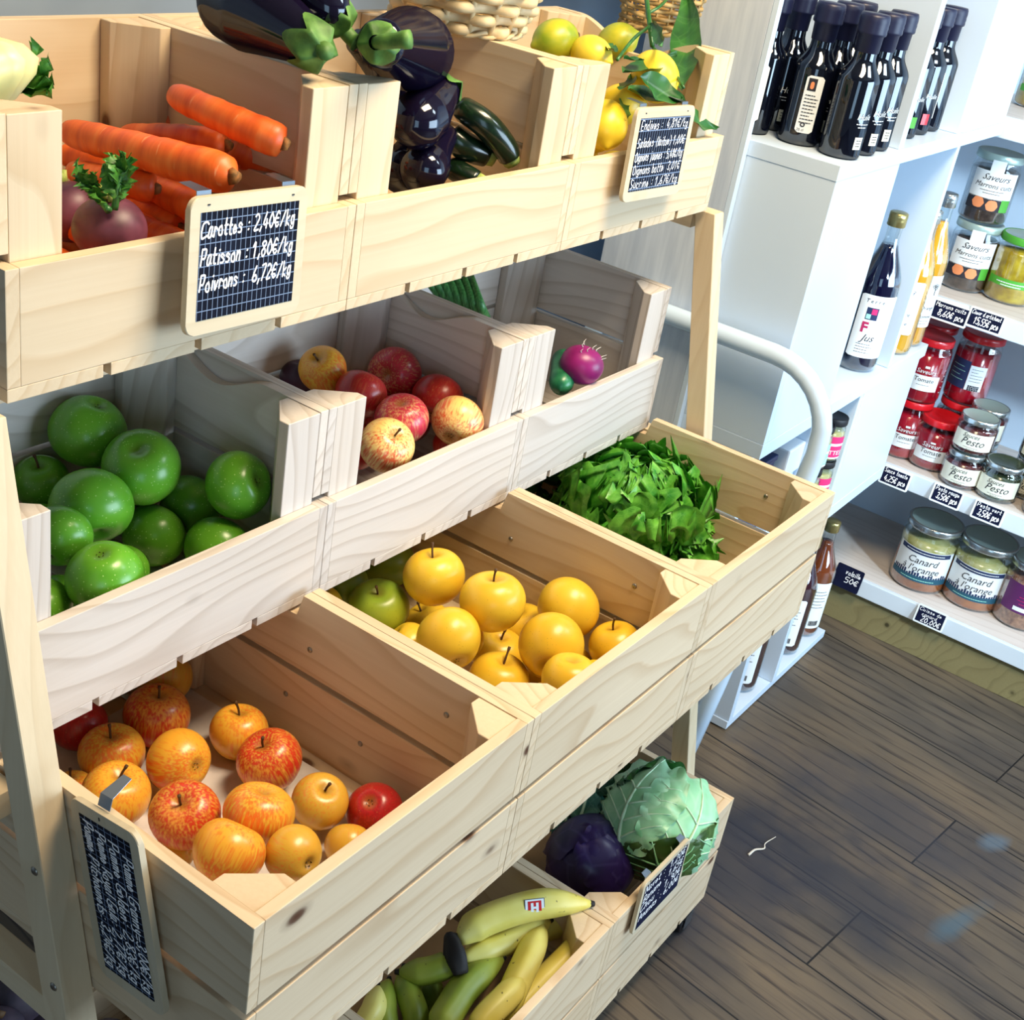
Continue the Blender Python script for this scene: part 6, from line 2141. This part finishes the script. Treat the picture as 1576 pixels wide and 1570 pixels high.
G = 'red tomato jars'
p, r, H = jar_at(1428, 713, S2z, 34, 640, '')
jar(p, r, H, 'red tomato jar standing in front on the shelf next to the pesto jars', M['redjam'], M['redlid'], 'red', phi_cam(p) - 0.05, G)
pa = at(1382, 695, 'z', S2z)
ra = 31 / ppm(pa)
Ha = 0.150
jar(pa, ra, Ha, 'red tomato jar at the foot of the stack beside the white panel edge', M['redjam'], M['redlid'], 'red', phi_cam(pa) + 0.1, G)
pb = Vector((pa.x, pa.y, pa.z + Ha + 0.0005))
jar(pb, ra, 0.160, 'red tomato jar on top of the stack beside the white panel edge', M['redjam'], M['redlid'], 'red', phi_cam(pa) + 0.1, G)
pc = Vector((pa.x + 0.105, pa.y - 0.085, pa.z))
jar(pc, ra * 1.06, 0.150, 'red tomato jar hidden behind the front one, carrying a back labelled jar', M['redjam'], M['redlid'], 'red', phi_cam(pc), G)
pd = Vector((pc.x, pc.y, pc.z + 0.1505))
jar(pd, ra * 1.06, 0.175, 'red tomato jar turned to show its white back label with barcode', M['redjam'], M['redlid'], 'redback', phi_cam(pc) + 0.1, G)
pe = Vector((pa.x + 0.100, pa.y + 0.025, pa.z))
jar(pe, ra, 0.150, 'red tomato jar at the bottom of the rear stack', M['redjam'], M['redlid'], 'red', phi_cam(pe), G)
jar(Vector((pe.x, pe.y, pe.z + 0.1505)), ra, 0.165, 'red tomato jar on top of the rear stack, only lid and shoulder showing', M['redjam'], M['redlid'], 'red', phi_cam(pe), G)

G = 'pesto jars'
p, r, H = jar_at(1474, 742, S2z, 31, 692, '')
jar(p, r, H, 'red pesto jar on the shelf between tomato jar and green pesto', M['pesto'], M['tin'], 'pesto', phi_cam(p), G, lidtop=M['lidtop'])
jar(Vector((p.x + 0.004, p.y + 0.0, p.z + H + 0.0005)), r, H, 'red pesto jar stacked on the other red pesto jar', M['pesto'], M['tin'], 'pesto', phi_cam(p), G, lidtop=M['lidtop'])
q, rq, Hq = jar_at(1530, 762, S2z, 32, 710, '')
jar(q, rq, Hq, 'green pesto jar standing on the shelf above the lowest price label', M['pestog'], M['tin'], 'pesto', phi_cam(q), G, lidtop=M['pestog'])
q2 = Vector((q.x + 0.082, q.y - 0.052, q.z))
jar(q2, rq, Hq, 'green pesto jar behind the front green one, carrying another jar', M['pestog'], M['tin'], 'pesto', phi_cam(q2), G, lidtop=M['lidtop'])
jar(Vector((q2.x, q2.y, q2.z + Hq + 0.0005)), rq, Hq, 'green pesto jar on top of the stack at the picture edge', M['pestog'], M['tin'], 'pesto', phi_cam(q2) + 0.1, G, lidtop=M['lidtop'])
q3 = Vector((p.x + 0.098, p.y + 0.004, p.z))
jar(q3, r, H, 'pesto jar at the back below the silver lidded one', M['pesto'], M['tin'], 'pesto', phi_cam(q3), G, lidtop=M['lidtop'])
jar(Vector((q3.x, q3.y, q3.z + H + 0.0005)), r, H, 'pesto jar at the back with only its silver lid showing', M['pesto'], M['tin'], 'pesto', phi_cam(q3), G, lidtop=M['lidtop'])
q4 = Vector((q.x - 0.004, q.y - 0.118, q.z))
jar(q4, rq, Hq, 'dark pesto jar cut by the picture edge', M['pesto'], M['tin'], 'pesto', phi_cam(q4), G, lidtop=M['lidtop'])

G = 'duck jars'
p, r, H = jar_at(1410, 893, S1z, 43, 800, '')
jar(p, r, H, 'duck in orange jar with flat lid, next to the bare shelf end', M['orange_fat'], M['tin'], 'canard', phi_cam(p), G, lidtop=M['lidtop'], cont2=M['fat'])
p, r, H = jar_at(1491, 921, S1z, 44, 828, '')
jar(p, r, H, 'duck in orange jar with reflecting lid, between its twin and the purple label jar', M['orange_fat'], M['tin'], 'canard', phi_cam(p), G, lidtop=M['lidtop'], cont2=M['fat'])
p, r, H = jar_at(1566, 952, S1z, 42, 862, '')
jar(p, r, H, 'bean jar with purple label at the picture edge', M['beans'], M['tin'], 'purple', phi_cam(p), None, lidtop=M['lidtop'])


# ------------------------------------------------------------------ shelf price labels
def shelf_label(p, w, h, lines, label, frame=True, lean=0.25):
    u, v = Vector((0, -1, 0)), Vector((math.sin(lean), 0, math.cos(lean)))
    n = u.cross(v)
    t = thing('shelf_price_label', label, 'price label', p, Matrix((u, v, n)).transposed().to_quaternion(), 'price labels on the wall shelves')
    bm = bmesh.new()
    poly = []
    rc = 0.004
    for sx, sy, a0 in ((1, 1, 0), (-1, 1, 90), (-1, -1, 180), (1, -1, 270)):
        for k in range(5):
            a = math.radians(a0 + 22.5 * k)
            poly.append((sx * (w / 2 - rc) + rc * math.cos(a), sy * (h / 2 - rc) + rc * math.sin(a)))
    prism(bm, poly, -0.0015, 0.0015)
    obj('card', bm, M['paper'] if frame else M['slate_plain'], t, smooth=False)
    bm = bmesh.new()
    b = 0.0045 if frame else 0.001
    box(bm, (-w / 2 + b, -h / 2 + b, 0.0012), (w / 2 - b, h / 2 - b, 0.0021))
    obj('writing_surface', bm, M['slate_plain'], t, smooth=False)
    bm = bmesh.new()
    for i, (x, y, cap, s) in enumerate(lines):
        tw = sum(3.6 if ch == ' ' else 10 * GW.get(ch, 0.53 if ch.islower() else 0.62) for ch in s) * cap / 7
        write(bm, s, -w / 2 + b + x, h / 2 - b - y, cap, cap * 0.125, i, min(1.1, (w - 2 * b - x - 0.003) / tw), 0.0024)
    obj('chalk_writing', bm, M['chalk'], t, smooth=False)


EU = '\u20ac'


def lab(x, y, w, h, lines, label, **k):
    q = at(x, y, 'x', 2.378)
    shelf_label(q, w, h, lines, label, **k)


lab(1462, 482, 0.088, 0.046, [(0.004, 0.011, 0.009, 'Marrons cuits'), (0.014, 0.030, 0.014, '8,60' + EU + ' pce')], 'price label under the chestnut jars, half hidden by the orange juice')
lab(1517, 494, 0.082, 0.046, [(0.003, 0.011, 0.009, 'Coeur d artichaut'), (0.012, 0.031, 0.015, '15,55' + EU + ' pce')], 'price label reading 15,55 under the pickle jar')
lab(1378, 736, 0.074, 0.046, [(0.003, 0.011, 0.0095, 'Sauce tomate'), (0.008, 0.031, 0.014, '4,25' + EU + ' pce')], 'price label reading 4,25 under the tomato jars')
lab(1457, 764, 0.074, 0.046, [(0.003, 0.011, 0.0095, 'Pesto rouge'), (0.010, 0.030, 0.015, '3,50' + EU + ' pce')], 'price label reading 3,50 under the red pesto jars')
lab(1521, 790, 0.074, 0.046, [(0.003, 0.011, 0.0095, 'Pesto vert'), (0.010, 0.030, 0.015, '3,50' + EU + ' pce')], 'price label reading 3,50 under the green pesto jar')
lab(1432, 951, 0.076, 0.048, [(0.004, 0.010, 0.008, 'Cuisse de'), (0.012, 0.021, 0.008, 'canard'), (0.014, 0.036, 0.013, '20,00' + EU)], 'price label reading 20,00 under the duck jars')
lab(1305, 890, 0.072, 0.060, [(0.026, 0.020, 0.012, 'Volaille'), (0.030, 0.040, 0.014, '50' + EU)], 'frameless dark price label behind the amber bottle', frame=False)

# dry stalk on the floor
c = at(1172, 1302, 'z', -0.8875)
bm = bmesh.new()
f_ = lambda x, y: at(x, y, 'z', -0.8875) - c
tube(bm, catmull([f_(1152, 1316), f_(1162, 1308), f_(1176, 1306), f_(1178, 1298), f_(1194, 1288)], 5), lambda q: 0.0022 * (1.2 - 0.9 * q), 7)
o = obj('dry_stalk', bm, M['twig'], None, c)
tag(o, 'pale dry stalk lying on the dark wooden floor', 'stalk')

# ------------------------------------------------------------------ light
w = bpy.data.worlds.new('world')
scene.world = w
w.use_nodes = True
bg = w.node_tree.nodes['Background']
bg.inputs[0].default_value = (0.70, 0.84, 1.0, 1)
bg.inputs[1].default_value = 0.09


def area(name, loc, target, size, power, col):
    l = bpy.data.lights.new(name, 'AREA')
    l.shape = 'RECTANGLE'
    l.size, l.size_y = size
    l.energy = power
    l.color = col
    o = bpy.data.objects.new(name, l)
    COL.objects.link(o)
    o.location = loc
    o.rotation_euler = (Vector(target) - Vector(loc)).to_track_quat('-Z', 'Y').to_euler()
    return o


area('shop_window_daylight', (1.75, -2.9, 1.45), (0.8, 0.3, 0.6), (2.2, 1.5), 118, (0.62, 0.81, 1.0))
area('ceiling_lamp', (0.75, -0.30, 2.70), (0.7, 0.1, 0.9), (0.9, 0.5), 56, (1.0, 0.80, 0.54))
area('ceiling_lamp', (1.7, -0.9, 2.70), (2.4, 0.1, 0.5), (0.6, 0.6), 18, (0.80, 0.92, 1.0))
area('added_left_fill', (-2.4, -2.2, 1.5), (2.6, 0.0, 0.6), (1.2, 2.0), 20, (0.52, 0.77, 1.0))  # added fill from the left to brighten the wall shelving, no known door
sl = bpy.data.lights.new('added_shelf_spot', 'SPOT')  # spot added to lift the wall shelving alone, no such fixture known
sl.energy = 330
sl.color = (0.66, 0.85, 1.0)
sl.spot_size = math.radians(46)
sl.spot_blend = 0.8
sl.shadow_soft_size = 0.12
so = bpy.data.objects.new('added_shelf_spot', sl)
COL.objects.link(so)
so.location = (0.75, -2.0, 1.95)
so.rotation_euler = (Vector((2.75, 0.05, 0.72)) - Vector(so.location)).to_track_quat('-Z', 'Y').to_euler()

vs = scene.view_settings
vs.view_transform = 'Standard'
vs.look = 'None'
vs.gamma = 1.0
vs.use_curve_mapping = False
vs.exposure = 0.10
scene.cycles.use_denoising = True
scene.cycles.max_bounces = 8
scene.cycles.transparent_max_bounces = 16
scene.cycles.caustics_reflective = False
scene.cycles.caustics_refractive = False
